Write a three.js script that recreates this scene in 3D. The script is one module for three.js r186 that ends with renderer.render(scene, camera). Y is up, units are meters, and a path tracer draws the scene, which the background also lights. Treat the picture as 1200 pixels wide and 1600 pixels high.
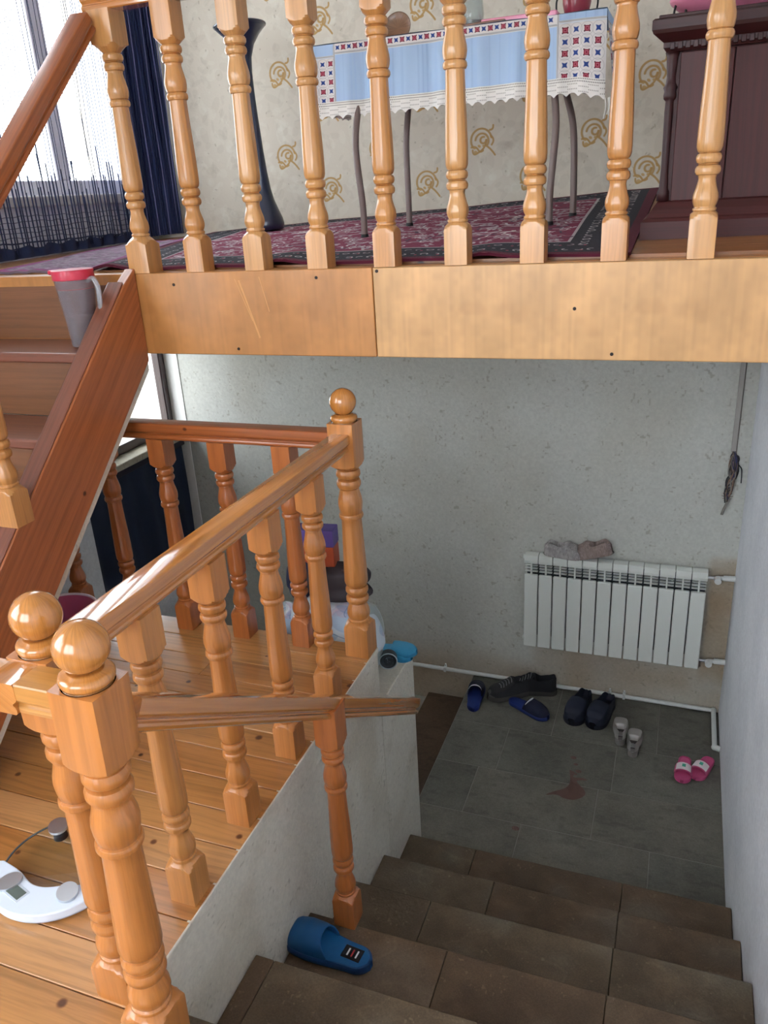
import * as THREE from 'three';
import { RoundedBoxGeometry } from 'three/addons/geometries/RoundedBoxGeometry.js';
import { mergeGeometries, toCreasedNormals } from 'three/addons/utils/BufferGeometryUtils.js';

// ---------------------------------------------------------------- camera, sky, exposure
const scene = new THREE.Scene();
const renderer = new THREE.WebGLRenderer({ antialias: true });
renderer.toneMapping = THREE.LinearToneMapping;
renderer.toneMappingExposure = 1.4;
renderer.shadowMap.enabled = true;
const camera = new THREE.PerspectiveCamera(65.99, 0.75, 0.05, 60);
camera.position.set(0.9583, 1.5322, 2.3594);
camera.rotation.order = 'YXZ';
camera.rotation.set(-0.3823, 0.3735, -0.0593);
scene.background = new THREE.Color(0.91, 0.97, 1.03);
scene.backgroundIntensity = 7.0;

// ---------------------------------------------------------------- helpers
function rng(seed) { let a = seed >>> 0; return () => { a = (a + 0x6D2B79F5) | 0; let t = Math.imul(a ^ (a >>> 15), 1 | a); t = (t + Math.imul(t ^ (t >>> 7), 61 | t)) ^ t; return ((t ^ (t >>> 14)) >>> 0) / 4294967296; }; }
const clamp = (x, a = 0, b = 1) => Math.min(b, Math.max(a, x));
const lerp = (a, b, t) => a + (b - a) * t;
const smooth = (a, b, x) => { const t = clamp((x - a) / (b - a)); return t * t * (3 - 2 * t); };
const V = (x, y, z) => new THREE.Vector3(x, y, z);
function interp(list, x) { if (x <= list[0][0]) return list[0][1]; for (let i = 1; i < list.length; i++) if (x <= list[i][0]) { const [a, p] = list[i - 1], [b, q] = list[i]; return lerp(p, q, smooth(a, b, x)); } return list[list.length - 1][1]; }
// periodic value noise on a px*py lattice, u v in 0..1
function noiser(seed) {
  const r = rng(seed), N = 4096, tab = new Float32Array(N); for (let i = 0; i < N; i++) tab[i] = r();
  const at = (i, j) => tab[(Math.imul(i, 73) + Math.imul(j, 1237) + Math.imul(i ^ j, 31)) & (N - 1)];
  return (u, v, px, py) => {
    const x = u * px, y = v * py, i = Math.floor(x), j = Math.floor(y), fx = x - i, fy = y - j, sx = fx * fx * (3 - 2 * fx), sy = fy * fy * (3 - 2 * fy);
    const i0 = ((i % px) + px) % px, i1 = (i0 + 1) % px, j0 = ((j % py) + py) % py, j1 = (j0 + 1) % py;
    return lerp(lerp(at(i0, j0), at(i1, j0), sx), lerp(at(i0, j1), at(i1, j1), sx), sy);
  };
}
function dataTex(w, h, fn, srgb = true) {
  const d = new Uint8Array(w * h * 4);
  for (let y = 0; y < h; y++) for (let x = 0; x < w; x++) { const c = fn(x / w, y / h), k = (y * w + x) * 4; d[k] = clamp(c[0]) * 255; d[k + 1] = clamp(c[1]) * 255; d[k + 2] = clamp(c[2]) * 255; d[k + 3] = 255; }
  const t = new THREE.DataTexture(d, w, h); if (srgb) t.colorSpace = THREE.SRGBColorSpace;
  t.wrapS = t.wrapT = THREE.RepeatWrapping; t.magFilter = THREE.LinearFilter; t.minFilter = THREE.LinearMipmapLinearFilter; t.generateMipmaps = true; t.needsUpdate = true; return t;
}
function canvasTex(w, h, draw) {
  const c = document.createElement('canvas'); c.width = w; c.height = h; draw(c.getContext('2d'), w, h);
  const t = new THREE.CanvasTexture(c); t.colorSpace = THREE.SRGBColorSpace; t.wrapS = t.wrapT = THREE.RepeatWrapping; return t;
}
const hexc = (h) => [(h >> 16 & 255) / 255, (h >> 8 & 255) / 255, (h & 255) / 255];
const taken = {};
function numbered(n) { const k = taken[n] = (taken[n] ?? -1) + 1; return k ? n + '_' + String(k).padStart(3, '0') : n; }
function tag(o, label, category, group, kind) { if (label) o.userData.label = label; if (category) o.userData.category = category; if (group) o.userData.group = group; if (kind) o.userData.kind = kind; return o; }
function thing(name, label, category, [x, y, z] = [0, 0, 0], turn = 0, group) {
  const o = new THREE.Group(); o.name = numbered(name); o.position.set(x, y, z); o.rotation.y = turn; scene.add(o); return tag(o, label, category, group);
}
function part(name, geo, mat, parent, kind) { const m = new THREE.Mesh(geo, mat); m.name = name; m.castShadow = m.receiveShadow = true; if (kind) m.userData.kind = kind; (parent || scene).add(m); if (!parent) m.name = numbered(name); return m; }
function structure(name, geo, mat) { const m = part(numbered(name), geo, mat, scene); m.userData.kind = 'structure'; return m; }
function structGroup(name) { const g = new THREE.Group(); g.name = numbered(name); g.userData.kind = 'structure'; scene.add(g); return g; }
// uv in metres by dominant normal; grain (v) along axis g ('x','y','z')
function boxUV(geo, g = 'y', ou = 0, ov = 0) {
  if (geo.index) geo = geo.toNonIndexed();
  const p = geo.attributes.position, uv = new Float32Array(p.count * 2), a = V(), b = V(), c = V(), n = V(), ax = { x: 0, y: 1, z: 2 }[g];
  for (let i = 0; i < p.count; i += 3) {
    a.fromBufferAttribute(p, i); b.fromBufferAttribute(p, i + 1); c.fromBufferAttribute(p, i + 2);
    n.copy(b).sub(a).cross(c.clone().sub(a)); const m = [Math.abs(n.x), Math.abs(n.y), Math.abs(n.z)], d = m.indexOf(Math.max(...m));
    let vA = ax, uA; if (d === ax) { [uA, vA] = [0, 1, 2].filter((k) => k !== d); } else uA = [0, 1, 2].find((k) => k !== d && k !== ax);
    [a, b, c].forEach((q, k) => { const e = q.toArray(); uv[(i + k) * 2] = e[uA] + ou; uv[(i + k) * 2 + 1] = e[vA] + ov; });
  }
  geo.setAttribute('uv', new THREE.BufferAttribute(uv, 2)); return geo;
}
function box(x0, x1, y0, y1, z0, z1, g = 'y', r = 0.004, ou = 0, ov = 0) {
  const w = x1 - x0, h = y1 - y0, d = z1 - z0; let geo = r > 0 ? new RoundedBoxGeometry(w, h, d, 1, Math.min(r, w / 2.01, h / 2.01, d / 2.01)) : new THREE.BoxGeometry(w, h, d);
  geo.translate((x0 + x1) / 2, (y0 + y1) / 2, (z0 + z1) / 2); return boxUV(geo, g, ou, ov);
}
const keep = (g) => { g = g.index ? g.toNonIndexed() : g; for (const k of Object.keys(g.attributes)) if (!['position', 'normal', 'uv'].includes(k)) g.deleteAttribute(k); return g; };
const join = (list) => mergeGeometries(list.map(keep));
function lathe(pts, seg = 40) { return new THREE.LatheGeometry(pts.map(([r, y]) => new THREE.Vector2(r, y)), seg); }
function tube(pts, r, seg = 24, rad = 8, closed = false) { return new THREE.TubeGeometry(new THREE.CatmullRomCurve3(pts.map((q) => V(...q)), closed, 'centripetal'), seg, r, rad, closed); }
function bar(a, b, r, rad = 10) { const A = V(...a), B = V(...b), d = B.clone().sub(A), g = new THREE.CylinderGeometry(r, r, d.length(), rad); g.applyQuaternion(new THREE.Quaternion().setFromUnitVectors(V(0, 1, 0), d.normalize())); g.translate(...A.add(B).multiplyScalar(.5).toArray()); return g; }
function grid(nu, nv, f) { // f(u,v) -> [x,y,z]
  const pos = [], uv = [], idx = [];
  for (let j = 0; j <= nv; j++) for (let i = 0; i <= nu; i++) { pos.push(...f(i / nu, j / nv)); uv.push(i / nu, j / nv); }
  for (let j = 0; j < nv; j++) for (let i = 0; i < nu; i++) { const a = j * (nu + 1) + i, b = a + 1, c = a + nu + 1, d = c + 1; idx.push(a, b, d, a, d, c); }
  const g = new THREE.BufferGeometry(); g.setAttribute('position', new THREE.Float32BufferAttribute(pos, 3)); g.setAttribute('uv', new THREE.Float32BufferAttribute(uv, 2)); g.setIndex(idx); g.computeVertexNormals(); return g;
}

// ---------------------------------------------------------------- textures and materials
function woodTex(seed, amp, knots = 0, W = 512, H = 1024) { // covers 0.45 m across, 1.4 m along; multiplies the material colour
  const n = noiser(seed), r = rng(seed + 9), K = []; for (let i = 0; i < knots; i++) K.push([r(), r(), .006 + r() * .013]);
  return dataTex(W, H, (u, v) => {
    let wob = (n(u, v, 5, 4) - .5) * .05, kd = 0, uu = u + wob;
    for (const [ku, kv, kr] of K) { let du = u - ku, dv = (v - kv) * 2.3; du -= Math.round(du); dv -= Math.round(dv / 2.3) * 2.3; const q = Math.sqrt(du * du * .6 + dv * dv); uu += .02 * Math.sign(du) * Math.exp(-q * 16) * Math.min(1, Math.abs(du) * 40); kd = Math.max(kd, 1 - smooth(kr * .55, kr * 1.5, q)); }
    const g = n(uu, v, 46, 3) * .5 + n(uu, v, 120, 5) * .3 + n(u, v, 200, 40) * .2, broad = n(u, v, 4, 3);
    const t = 1 - amp * (smooth(.25, .95, g) * .8 + .5 * broad), k = 1 - .48 * kd;
    return [t * k, (t * (1 - amp * .12) ) * k * (1 - .15 * kd), (t * (1 - amp * .3)) * k * (1 - .2 * kd)];
  });
}
const woodFine = woodTex(11, .15), woodKnot = woodTex(23, .2, 7), woodRed = woodTex(37, .2, 3), woodPly = (() => { const n = noiser(51); return dataTex(1024, 512, (u, v) => { const b = n(u, v, 6, 4) * .5 + n(u, v, 17, 9) * .3 + n(u, v, 60, 30) * .2, s = n(u, v, 5, 60); let t = .8 + .2 * b + (s - .5) * .05; const st = smooth(.68, .8, n(u, v, 9, 3) * .7 + n(u, v, 30, 12) * .3); t -= st * .03; return [t, t * (.98 - st * .01), t * (.95 - st * .02)]; }); })();
function rep(t, su, sv, ou = 0, ov = 0) { const c = t.clone(); c.repeat.set(1 / su, 1 / sv); c.offset.set(ou, ov); c.needsUpdate = true; return c; }
const S = (o) => new THREE.MeshStandardMaterial(o), P = (o) => new THREE.MeshPhysicalMaterial(o);
const varnish = (color, map, rough = .32, cc = .5) => P({ color, map, roughness: rough, clearcoat: cc, clearcoatRoughness: .18 });
const fineMap = rep(woodFine, .45, 1.4), knotMap = rep(woodKnot, .45, 1.4), redMap = rep(woodRed, .45, 1.4), plyMap = rep(woodPly, .6, 1.2); plyMap.repeat.set(1 / 1.1, 1 / .5);
const M = {
  post: [0xd49d60, 0xcf9456, 0xd8a469].map((c, i) => varnish(c, i === 1 ? rep(woodFine, .45, 1.4, .3, .4) : i === 2 ? rep(woodFine, .45, 1.4, .6, .7) : fineMap)),
  postLowLit: [0xcf8c4d, 0xca8546, 0xd39456].map((c) => varnish(c, fineMap)),  // same pine as post; the redder light down here is put into its colour
  postRedLit: [0xbd723d, 0xb46a37].map((c) => varnish(c, fineMap)),  // same pine again, with more of that redder light in the colour
  rail: P({ color: 0xc98643, map: fineMap, roughness: .1, ior: 1.85, clearcoat: 1, clearcoatRoughness: .05 }), railRed: varnish(0xb06535, redMap, .3), railPale: varnish(0xd09650, fineMap, .3),
  ball: varnish(0xcc8a45, fineMap, .14, 1),
  beamA: varnish(0xcf9252, plyMap, .4, .3), beamB: varnish(0xe4b57c, rep(woodPly, 1.1, .5, .37, .2), .4, .3),
  plank: [0xcf975c, 0xc68c50, 0xd6a16a, 0xbf844a].map((c, i) => varnish(c, rep(woodKnot, .45, 1.4, .13 + .27 * i, .31 * i), .28, .5)),
  stringer: varnish(0xb86e42, redMap, .36, .3), riser: varnish(0x8a5d3d, fineMap, .4, .3), tread: varnish(0x8c5642, redMap, .35, .4),
  subfloor: S({ color: 0x6b4a30, roughness: .9 }), gap: S({ color: 0x3a2418, roughness: .95 }),
  galleryPlank: [0xb58052, 0xa97448].map((c) => varnish(c, knotMap, .38, .2)),
  white: S({ color: 0xe9e9e6, roughness: .75 }), radiator: P({ color: 0xe4e8e2, roughness: .38, clearcoat: .3 }), radiatorShade: S({ color: 0x3a4347, roughness: .8 }),
  pipe: S({ color: 0xdfe2e0, roughness: .4 }), pvc: S({ color: 0xe6e4ee, roughness: .35 }), sill: S({ color: 0xcfcdc8, roughness: .5 }),
  glass: P({ color: 0xffffff, transmission: 1, roughness: 0, thickness: 0, ior: 1.45 }),
  navy: S({ color: 0x1c2748, roughness: .9 }), navyDark: S({ color: 0x161f33, roughness: .85 }), chest: varnish(0x501e21, redMap, .55, .08), chestDark: varnish(0x3d1419, redMap, .5, .1),
  vase: P({ color: 0x14213c, roughness: .3, clearcoat: .5 }), metalLeg: S({ color: 0x7d6d68, roughness: .45, metalness: .15 }),
  pink: P({ color: 0xee8fac, roughness: .35, clearcoat: .3 }), red: P({ color: 0xd8314e, roughness: .4, transmission: 0 }), silver: S({ color: 0xc8ccd0, roughness: .28, metalness: .9 }),
  black: S({ color: 0x15161a, roughness: .6 }), nail: S({ color: 0x2a2320, roughness: .6, metalness: .4 }),
};
// plaster and paper surfaces
function specked(seed, base, dirt, speck, W = 1024, H = 1024, sp = 1) {
  const n = noiser(seed), b = hexc(base), d = hexc(dirt), s = hexc(speck);
  return dataTex(W, H, (u, v) => {
    const big = n(u, v, 4, 4) * .6 + n(u, v, 11, 11) * .4, fine = n(u, v, 90, 90) * .6 + n(u, v, 240, 240) * .4, k = smooth(.76, .88, n(u, v, 70, 90) * .62 + n(u, v, 22, 18) * .38) * sp, q = smooth(.45, .9, big) * .45;
    return b.map((c, i) => lerp(lerp(c, d[i], q), s[i], k * .6) * (.95 + .08 * fine));
  });
}
const paperTex = (() => { // lower wall, 3.6 m by 2.6 m from x = -2.1, y = -1.5: greyish paper with specks, brown dirt by the radiator, browner towards the floor
  const n = noiser(71), b = hexc(0xc9cac3), d = hexc(0xb3afa2), sp = hexc(0x857d6d), br = hexc(0xa4896a);
  return dataTex(1440, 1040, (u, v) => { const X = u * 3.6 - 2.1, Y = v * 2.6 - 1.5, big = n(u, v, 6, 4) * .6 + n(u, v, 17, 12) * .4, fine = n(u, v, 300, 220) * .6 + n(u, v, 620, 460) * .4;
    const k = smooth(.74, .86, n(u, v, 330, 230) * .62 + n(u, v, 90, 56) * .38) * .34, cl = n(u, v, 26, 20);
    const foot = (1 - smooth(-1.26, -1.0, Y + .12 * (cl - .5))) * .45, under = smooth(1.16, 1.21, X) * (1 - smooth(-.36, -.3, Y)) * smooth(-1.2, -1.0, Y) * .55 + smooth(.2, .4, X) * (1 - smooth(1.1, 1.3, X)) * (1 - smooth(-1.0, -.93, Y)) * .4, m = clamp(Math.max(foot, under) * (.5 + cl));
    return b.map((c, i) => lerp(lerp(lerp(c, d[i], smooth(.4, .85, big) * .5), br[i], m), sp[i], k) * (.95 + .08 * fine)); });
})(), plasterTex = specked(83, 0xd6d2c4, 0xb9b09b, 0x8a8270, 512, 512, .5), whiteTex = specked(91, 0xe6e8ee, 0xd3d7df, 0xb0b4bc, 512, 512, .2);
const bumpTex = (() => { const n = noiser(99); return dataTex(512, 512, (u, v) => { const t = n(u, v, 60, 60) * .4 + n(u, v, 130, 130) * .4 + n(u, v, 8, 8) * .2; return [t, t, t]; }, false); })();
const bump1 = rep(bumpTex, .7, .7);
paperTex.repeat.set(1 / 3.6, 1 / 2.6); paperTex.offset.set(2.1 / 3.6, 1.5 / 2.6); M.paper = S({ map: paperTex, bumpMap: bump1, bumpScale: .0015, roughness: .92 });
M.plaster = S({ map: rep(plasterTex, .9, .9), bumpMap: bump1, bumpScale: .002, roughness: .95 });
M.whitewash = S({ map: rep(whiteTex, 1.1, 1.1), bumpMap: bump1, bumpScale: .0015, roughness: .85 });
M.reveal = S({ color: 0xf1f0ec, roughness: .8 });
M.ceiling = S({ color: 0xece9e2, roughness: .95 });
const stoneTex = (seed) => { const n = noiser(seed); return dataTex(512, 512, (u, v) => { const b = n(u, v, 4, 5) * .5 + n(u, v, 12, 14) * .3 + n(u, v, 40, 40) * .2, f = n(u, v, 150, 150), st = smooth(.6, .8, n(u, v, 6, 22) * .5 + n(u, v, 20, 50) * .5); const t = .72 + .26 * b + .1 * (f - .5) - .08 * st; return [t, t * .985, t * .94]; }); };
const stoneC = (() => { const n = noiser(151); return dataTex(1024, 1024, (u, v) => { const big = n(u, v, 3, 3) * .55 + n(u, v, 8, 8) * .45, mid = n(u, v, 24, 20), f = n(u, v, 260, 260), sp = smooth(.8, .86, n(u, v, 120, 120) * .7 + n(u, v, 30, 30) * .3), vein = smooth(.04, .0, Math.abs(n(u, v, 6, 5) * .7 + n(u, v, 16, 14) * .3 - .5)) * .06, t = .66 + .4 * big + .12 * (mid - .5) + .12 * (f - .5) + sp * .2 + vein, w = smooth(.35, .7, big); return [t * lerp(1.02, .98, w), t * lerp(.96, 1, w), t * lerp(.86, .97, w)]; }); })();
const stoneA = stoneTex(121), stoneB = stoneTex(137);
M.stone = [[0x7c7d78, stoneA, 0, 0], [0x777873, stoneB, .2, .4], [0x807f79, stoneA, .5, .3]].map(([c, t, a, b]) => S({ color: c, map: rep(t, .8, .8, a, b), bumpMap: bump1, bumpScale: .001, roughness: .62 }));
M.tread = M.tread; M.stoneTread = [[0x7b6b5d, stoneC, 0, 0], [0x746558, stoneC, .3, .1], [0x7a7064, stoneC, .6, .7]].map(([c, t, a, b]) => S({ color: c, map: rep(t, .8, .8, a, b), bumpMap: bump1, bumpScale: .0012, roughness: .6 }));
M.joint = S({ color: 0x8b8982, roughness: .95 }); M.lowerStep = S({ color: 0x6b5648, map: rep(stoneB, .8, .8), roughness: .75 });

// ---------------------------------------------------------------- dimensions (metres; the wooden floor is y = 0, its edge over the stone stairs x = 0)
const ZB = -1.7124, XR = 1.311, XL = -1.93, DROP = 1.2749, YU = 1.3291, BZ = .035, RISE = DROP / 7, GO = .309, Z0 = -.165;
const Yf = (x, z) => YU + (1.452 + .0445 * x - YU) * clamp((BZ - z) / (BZ - ZB)); // the gallery floor sags towards the stairwell

// ---------------------------------------------------------------- walls, ceiling, openings
const TOP = 3.95, FRONT = 4.7, PIT = -2.0;
structure('wall_back', box(XL - .4, XR + .3, PIT, 1.057, ZB - .3, ZB, 'y', 0), M.paper);
const upperPaper = canvasTex(2048, 1640, (g, W, H) => {
  g.fillStyle = '#cdc5b5'; g.fillRect(0, 0, W, H); const r = rng(5), sx = W / 3.24, sy = H / 2.6;
  for (let i = 0; i < 5200; i++) { g.fillStyle = r() < .5 ? 'rgba(160,150,132,.12)' : 'rgba(228,224,214,.14)'; g.beginPath(); g.ellipse(r() * W, r() * H, 4 + r() * 26, 3 + r() * 12, r() * 3, 0, 7); g.fill(); }
  for (let i = 0; i < 900; i++) { g.fillStyle = 'rgba(120,108,86,.28)'; g.beginPath(); g.ellipse(r() * W, r() * H, 1 + r() * 5, 1 + r() * 2, r() * 3, 0, 7); g.fill(); }
  const motif = (x, y) => {
    g.save(); g.translate((x + 1.93) * sx, H - (y - 1.3) * sy); g.scale(sx * .064, sx * .064); g.globalAlpha = .8; g.lineCap = 'round';
    for (const [dx, col, lw] of [[.05, 'rgba(120,90,50,.4)', .12], [0, '#b08a50', .13]]) {
      g.strokeStyle = col; g.lineWidth = lw; g.beginPath(); g.arc(-.1 + dx, -.1, .78, 2.5, 6.1); g.stroke(); g.beginPath(); g.arc(-.05 + dx, -.05, .5, 3.3, 6.9); g.stroke();
      g.beginPath(); g.arc(.05 + dx, -.1, .22, 0, 5); g.stroke(); g.beginPath(); g.moveTo(.3 + dx, -.1); g.quadraticCurveTo(.25, .5, -.35, .75); g.quadraticCurveTo(-.75, 1, -.75, .55); g.stroke();
      g.beginPath(); g.moveTo(-.85 + dx, .35); g.quadraticCurveTo(-.55, .25, -.35, .5); g.quadraticCurveTo(-.2, .8, .05, .6); g.stroke(); g.beginPath(); g.moveTo(.2 + dx, .25); g.quadraticCurveTo(.6, .45, .95, .95); g.stroke();
      g.beginPath(); g.moveTo(.62 + dx, -.35); g.quadraticCurveTo(1, -.1, .7, .25); g.stroke(); g.beginPath(); g.moveTo(.55 + dx, -.75); g.quadraticCurveTo(.85, -.75, .82, -1.05); g.stroke();
    }
    g.fillStyle = '#b8935a'; for (const [x1, y1, rr] of [[-.5, .72, .17], [-.25, .3, .13], [.1, .3, .12], [-.62, .4, .12]]) { g.beginPath(); g.ellipse(x1, y1, rr, rr * .7, .5, 0, 7); g.fill(); }
    g.restore();
  };
  for (let m = -3; m < 6; m++) for (let k = 0; k < 7; k++) { if (m >= 0) { motif(-.82 + .52 * m, 1.57 + .38 * k); motif(-1.06 + .52 * m, 1.74 + .38 * k); } }
});
upperPaper.repeat.set(1 / 3.24, 1 / 2.6); upperPaper.offset.set(1.93 / 3.24, -1.3 / 2.6);
structure('wall_back_upper', box(XL - .4, XR + .3, 1.06, TOP, ZB - .3, ZB, 'y', 0), S({ map: upperPaper, bumpMap: bump1, bumpScale: .0008, roughness: .85 }));
structure('wall_right', box(XR, XR + .3, PIT, TOP, ZB - .3, FRONT + .3, 'y', 0), M.whitewash);
function holedWall(name, pts, holes, thick, place, mat) { // pts and holes in the wall's own plane
  const sh = new THREE.Shape(pts.map((q) => new THREE.Vector2(...q))); for (const [a, b, c, d] of holes) sh.holes.push(new THREE.Path([[a, c], [b, c], [b, d], [a, d]].map((q) => new THREE.Vector2(...q))));
  const g = new THREE.ExtrudeGeometry(sh, { depth: thick, bevelEnabled: false }); place(g); return structure(name, boxUV(g, 'y'), mat);
}
const UW = [-1.66, -.12, 1.61, 3.3], LW = [ZB + .0005, -.72, .205, 1.02], FW = [1.95, 4.25, .85, 3.0];
holedWall('wall_left', [[ZB - .25, PIT], [FRONT, PIT], [FRONT, TOP], [ZB - .25, TOP]], [UW, [LW[0], LW[1], -.5, LW[3]], FW], .32, (g) => { g.rotateY(-Math.PI / 2); g.translate(XL, 0, 0); }, M.whitewash);
const BW = [-1.5, .9, .95, 3.2];
holedWall('wall_front', [[XL - .3, PIT], [XR + .3, PIT], [XR + .3, TOP], [XL - .3, TOP]], [BW], .3, (g) => g.translate(0, 0, FRONT), M.whitewash);
structure('ceiling', box(XL - .35, XR + .35, TOP, TOP + .25, ZB - .35, FRONT + .35, 'y', 0), M.ceiling);
structure('ground', box(-30, 30, -2.3, -2.2, -30, 30, 'y', 0), S({ color: 0x9a978c, roughness: 1 }));
// niche under the lower window, white plaster strip beside it, its sill
structure('wall_left_niche', box(XL - .3, XL - .13, -.5, .2, LW[0], LW[1], 'y', 0), M.reveal);
structure('trim_1', box(XL - .3, XL - .001, -1.3, 1.05, ZB + .0005, ZB + .006, 'y', 0), M.reveal);
structure('trim_2', box(XL - .16, XL + .015, .185, .225, LW[0] + .005, LW[1], 'z', .008), S({ color: 0xb3aea2, map: rep(stoneA, .5, .5), roughness: .7 }));
structure('trim_3', box(XL - .12, XL + .03, UW[2] - .045, UW[2] + .005, UW[0], UW[1] + .05, 'z', .008), M.sill);

function windowIn(n, x, [z0, z1, y0, y1], frameMat, mull, fw = .06, along = 'z') {
  const w = structGroup('window_' + n), B = (a, b, c, d, r = .008, e = .055) => { const g = along === 'z' ? box(x - e / 2, x + e / 2, c, d, a, b, 'y', r) : box(a, b, c, d, x - e / 2, x + e / 2, 'y', r); return g; };
  const frame = join([B(z0, z1, y0, y0 + fw), B(z0, z1, y1 - fw, y1), B(z0, z0 + fw, y0 + fw, y1 - fw), B(z1 - fw, z1, y0 + fw, y1 - fw)]); part('window_frame', frame, frameMat, w);
  const cuts = [z0 + fw, ...mull, z1 - fw];
  for (const m of mull) part('mullion', B(m - .05, m + .05, y0 + fw, y1 - fw), frameMat, w);
  for (let i = 0; i + 1 < cuts.length; i++) { const a = cuts[i] + (i ? .05 : 0), b = cuts[i + 1] - (i + 2 < cuts.length ? .05 : 0); part('pane', B(a, b, y0 + fw, y1 - fw, 0, .006), M.glass, w); }
  return w;
}
windowIn(1, XL - .1, [UW[0] + .002, UW[1] - .002, UW[2], UW[3] - .002], M.pvc, [-1.11, -.62], .075);
windowIn(2, XL - .12, [LW[0] + .007, LW[1] - .01, LW[2] + .02, LW[3] - .01], varnish(0x3a2024, redMap), [-1.12], .055);
windowIn(3, XL - .15, [FW[0], FW[1], FW[2], FW[3]], M.pvc, [2.7, 3.5], .07);
windowIn(4, FRONT + .15, BW, M.pvc, [-.3], .07, 'x');

// ---------------------------------------------------------------- wooden floor of the half landing
{
  const f = structGroup('floor'), r = rng(7); part('subfloor', box(XL, -.125, -.22, -.023, .056, FRONT, 'x', 0), M.subfloor, f); part('subfloor', box(0, XR, -.22, -.02, Z0 + 6 * GO, FRONT, 'x', 0), M.subfloor, f);
  let z = .055, i = 0; const kinds = {};
  while (z < 2.75) { // boards run along x
    const w = .112, cuts = i % 3 === 0 ? [XL, -1.1, 0] : i % 3 === 1 ? [XL, 0] : [XL, -.55, 0], end = z > Z0 + 6 * GO ? XR : 0; cuts[cuts.length - 1] = end;
    for (let k = 0; k + 1 < cuts.length; k++) part('plank', box(cuts[k] + .0012, cuts[k + 1] - .0012, -.022, -.0006 * (r() * 2), z + .0012, z + w - .0012, 'x', .0025, r() * 2, r() * 3), M.plank[Math.floor(r() * 4)], f);
    z += w; i++;
  }
  part('plank', box(XL, XR, -.022, 0, z, FRONT, 'x', 0), M.plank[0], f, 'stuff');
  // plastered side of the floor over the stone stairs and the lower ledge behind the back railing
  structure('wall_stair', box(-.12, -.001, -1.6, -.0235, .056, 1.70, 'y', .006), M.plaster);
  structure('wall_stair_ledge', box(XL, -.001, -1.6, -.253, -.325, .055, 'y', .006), M.plaster);
  structure('trim_4', box(-.012, .002, -.024, -.0012, .056, 1.69, 'z', .003), M.plaster);
}
// ---------------------------------------------------------------- stone landing and stone stairs
{
  const f = structGroup('floor_landing'); part('mortar', box(-.1, XR, -DROP - .16, -DROP - .0025, ZB, Z0, 'x', 0), M.joint, f);
  const r = rng(3), rows = [[ZB, -1.25, [-.1, .45, 1.0, XR]], [-1.25, -.897, [-.1, .22, .8, XR]], [-.897, -.556, [-.1, .13, .74, XR]], [-.556, Z0, [-.1, .42, 1.0, XR]]];
  for (const [a, b, xs] of rows) for (let k = 0; k + 1 < xs.length; k++) { const e = r() * .0012; part('tile', box(xs[k] + .0014, xs[k + 1] - .0014, -DROP - .03, -DROP - e, a + .0014, b - .0014, 'z', .003), M.stone[Math.floor(r() * 3)], f); }
  const st = thing('stone_staircase', 'grey stone stairs descending between the plastered floor side and the right wall', 'stairs');
  for (let k = 0; k < 6; k++) {
    const y = -DROP + RISE * (k + 1), z0 = Z0 + GO * k, z1 = z0 + GO + (k < 6 ? .0 : 0);
    part('riser', box(.001, XR - .003, y - RISE - .1, y - .032, z0 + .018, z1 + .018, 'x', 0), M.stoneTread[(k + 1) % 3], st);
    const XE = XR - .002, cut = k === 4 ? [.001, .058, .62, XE] : k === 5 ? [.001, .5, XE] : [.001, k % 2 ? .45 : .3, .905, XE];
    for (let c = 0; c + 1 < cut.length; c++) part('tread', box(cut[c] + .0004, cut[c + 1] - .0004, y - .031, y - (r() * .0012), z0 - .004, z1 + .016, 'x', .004, r(), r()), M.stoneTread[Math.floor(r() * 3)], st);
  }
  const low = thing('lower_staircase', 'dark brown steps going down to the left beside the landing', 'stairs');
  for (let k = 0; k < 3; k++) { const y = -DROP - .182 * (k + 1), x1 = -.102 - .3 * k; part('tread', box(x1 - .3, x1, y - .04, y, ZB + .001, -.327, 'z', .006, k * .3, 0), M.lowerStep, low); part('riser', box(x1 - .28, x1 - .001, y - .3, y - .042, ZB + .001, -.327, 'z', 0), M.lowerStep, low); }
  const spl = canvasTex(128, 128, (g) => { g.fillStyle = '#6b5147'; g.fillRect(0, 0, 128, 128); const q = rng(8); for (let i = 0; i < 90; i++) { g.fillStyle = q() < .5 ? 'rgba(74,46,38,.4)' : 'rgba(120,95,84,.3)'; g.beginPath(); g.arc(q() * 128, q() * 128, 3 + q() * 12, 0, 7); g.fill(); } });
  const sh = new THREE.Shape(); const pts = [[.585, -1.0], [.615, -.985], [.61, -.95], [.66, -.955], [.68, -.945], [.63, -.925], [.675, -.87], [.68, -.83], [.64, -.79], [.59, -.785], [.55, -.8], [.5, -.785], [.535, -.82], [.585, -.86], [.6, -.91]]; sh.setFromPoints(new THREE.SplineCurve(pts.concat([pts[0]]).map(([x, z]) => new THREE.Vector2(x, -z))).getPoints(60));
  const dots = [[.592, -1.1, .012], [.61, -1.05, .009], [.63, -1.0, .012], [.62, -.975, .006], [.4, -.52, .014]].map(([x, z, q]) => { const g = new THREE.CylinderGeometry(q, q, .0008, 12); g.scale(1.3, 1, 1); g.translate(x, -DROP + .0006, z); return g; });
  const g = new THREE.ExtrudeGeometry(sh, { depth: .0009, bevelEnabled: false }); g.rotateX(-Math.PI / 2); g.translate(0, -DROP + .0001, 0);
  const sm = S({ map: spl, roughness: .5 }), sg = thing('dried_spill', 'dried brown splash on the stone landing in front of the shoes', 'stain'); part('splash', g, sm, sg); for (const d of dots) part('drop', d, sm, sg);
}

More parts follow.
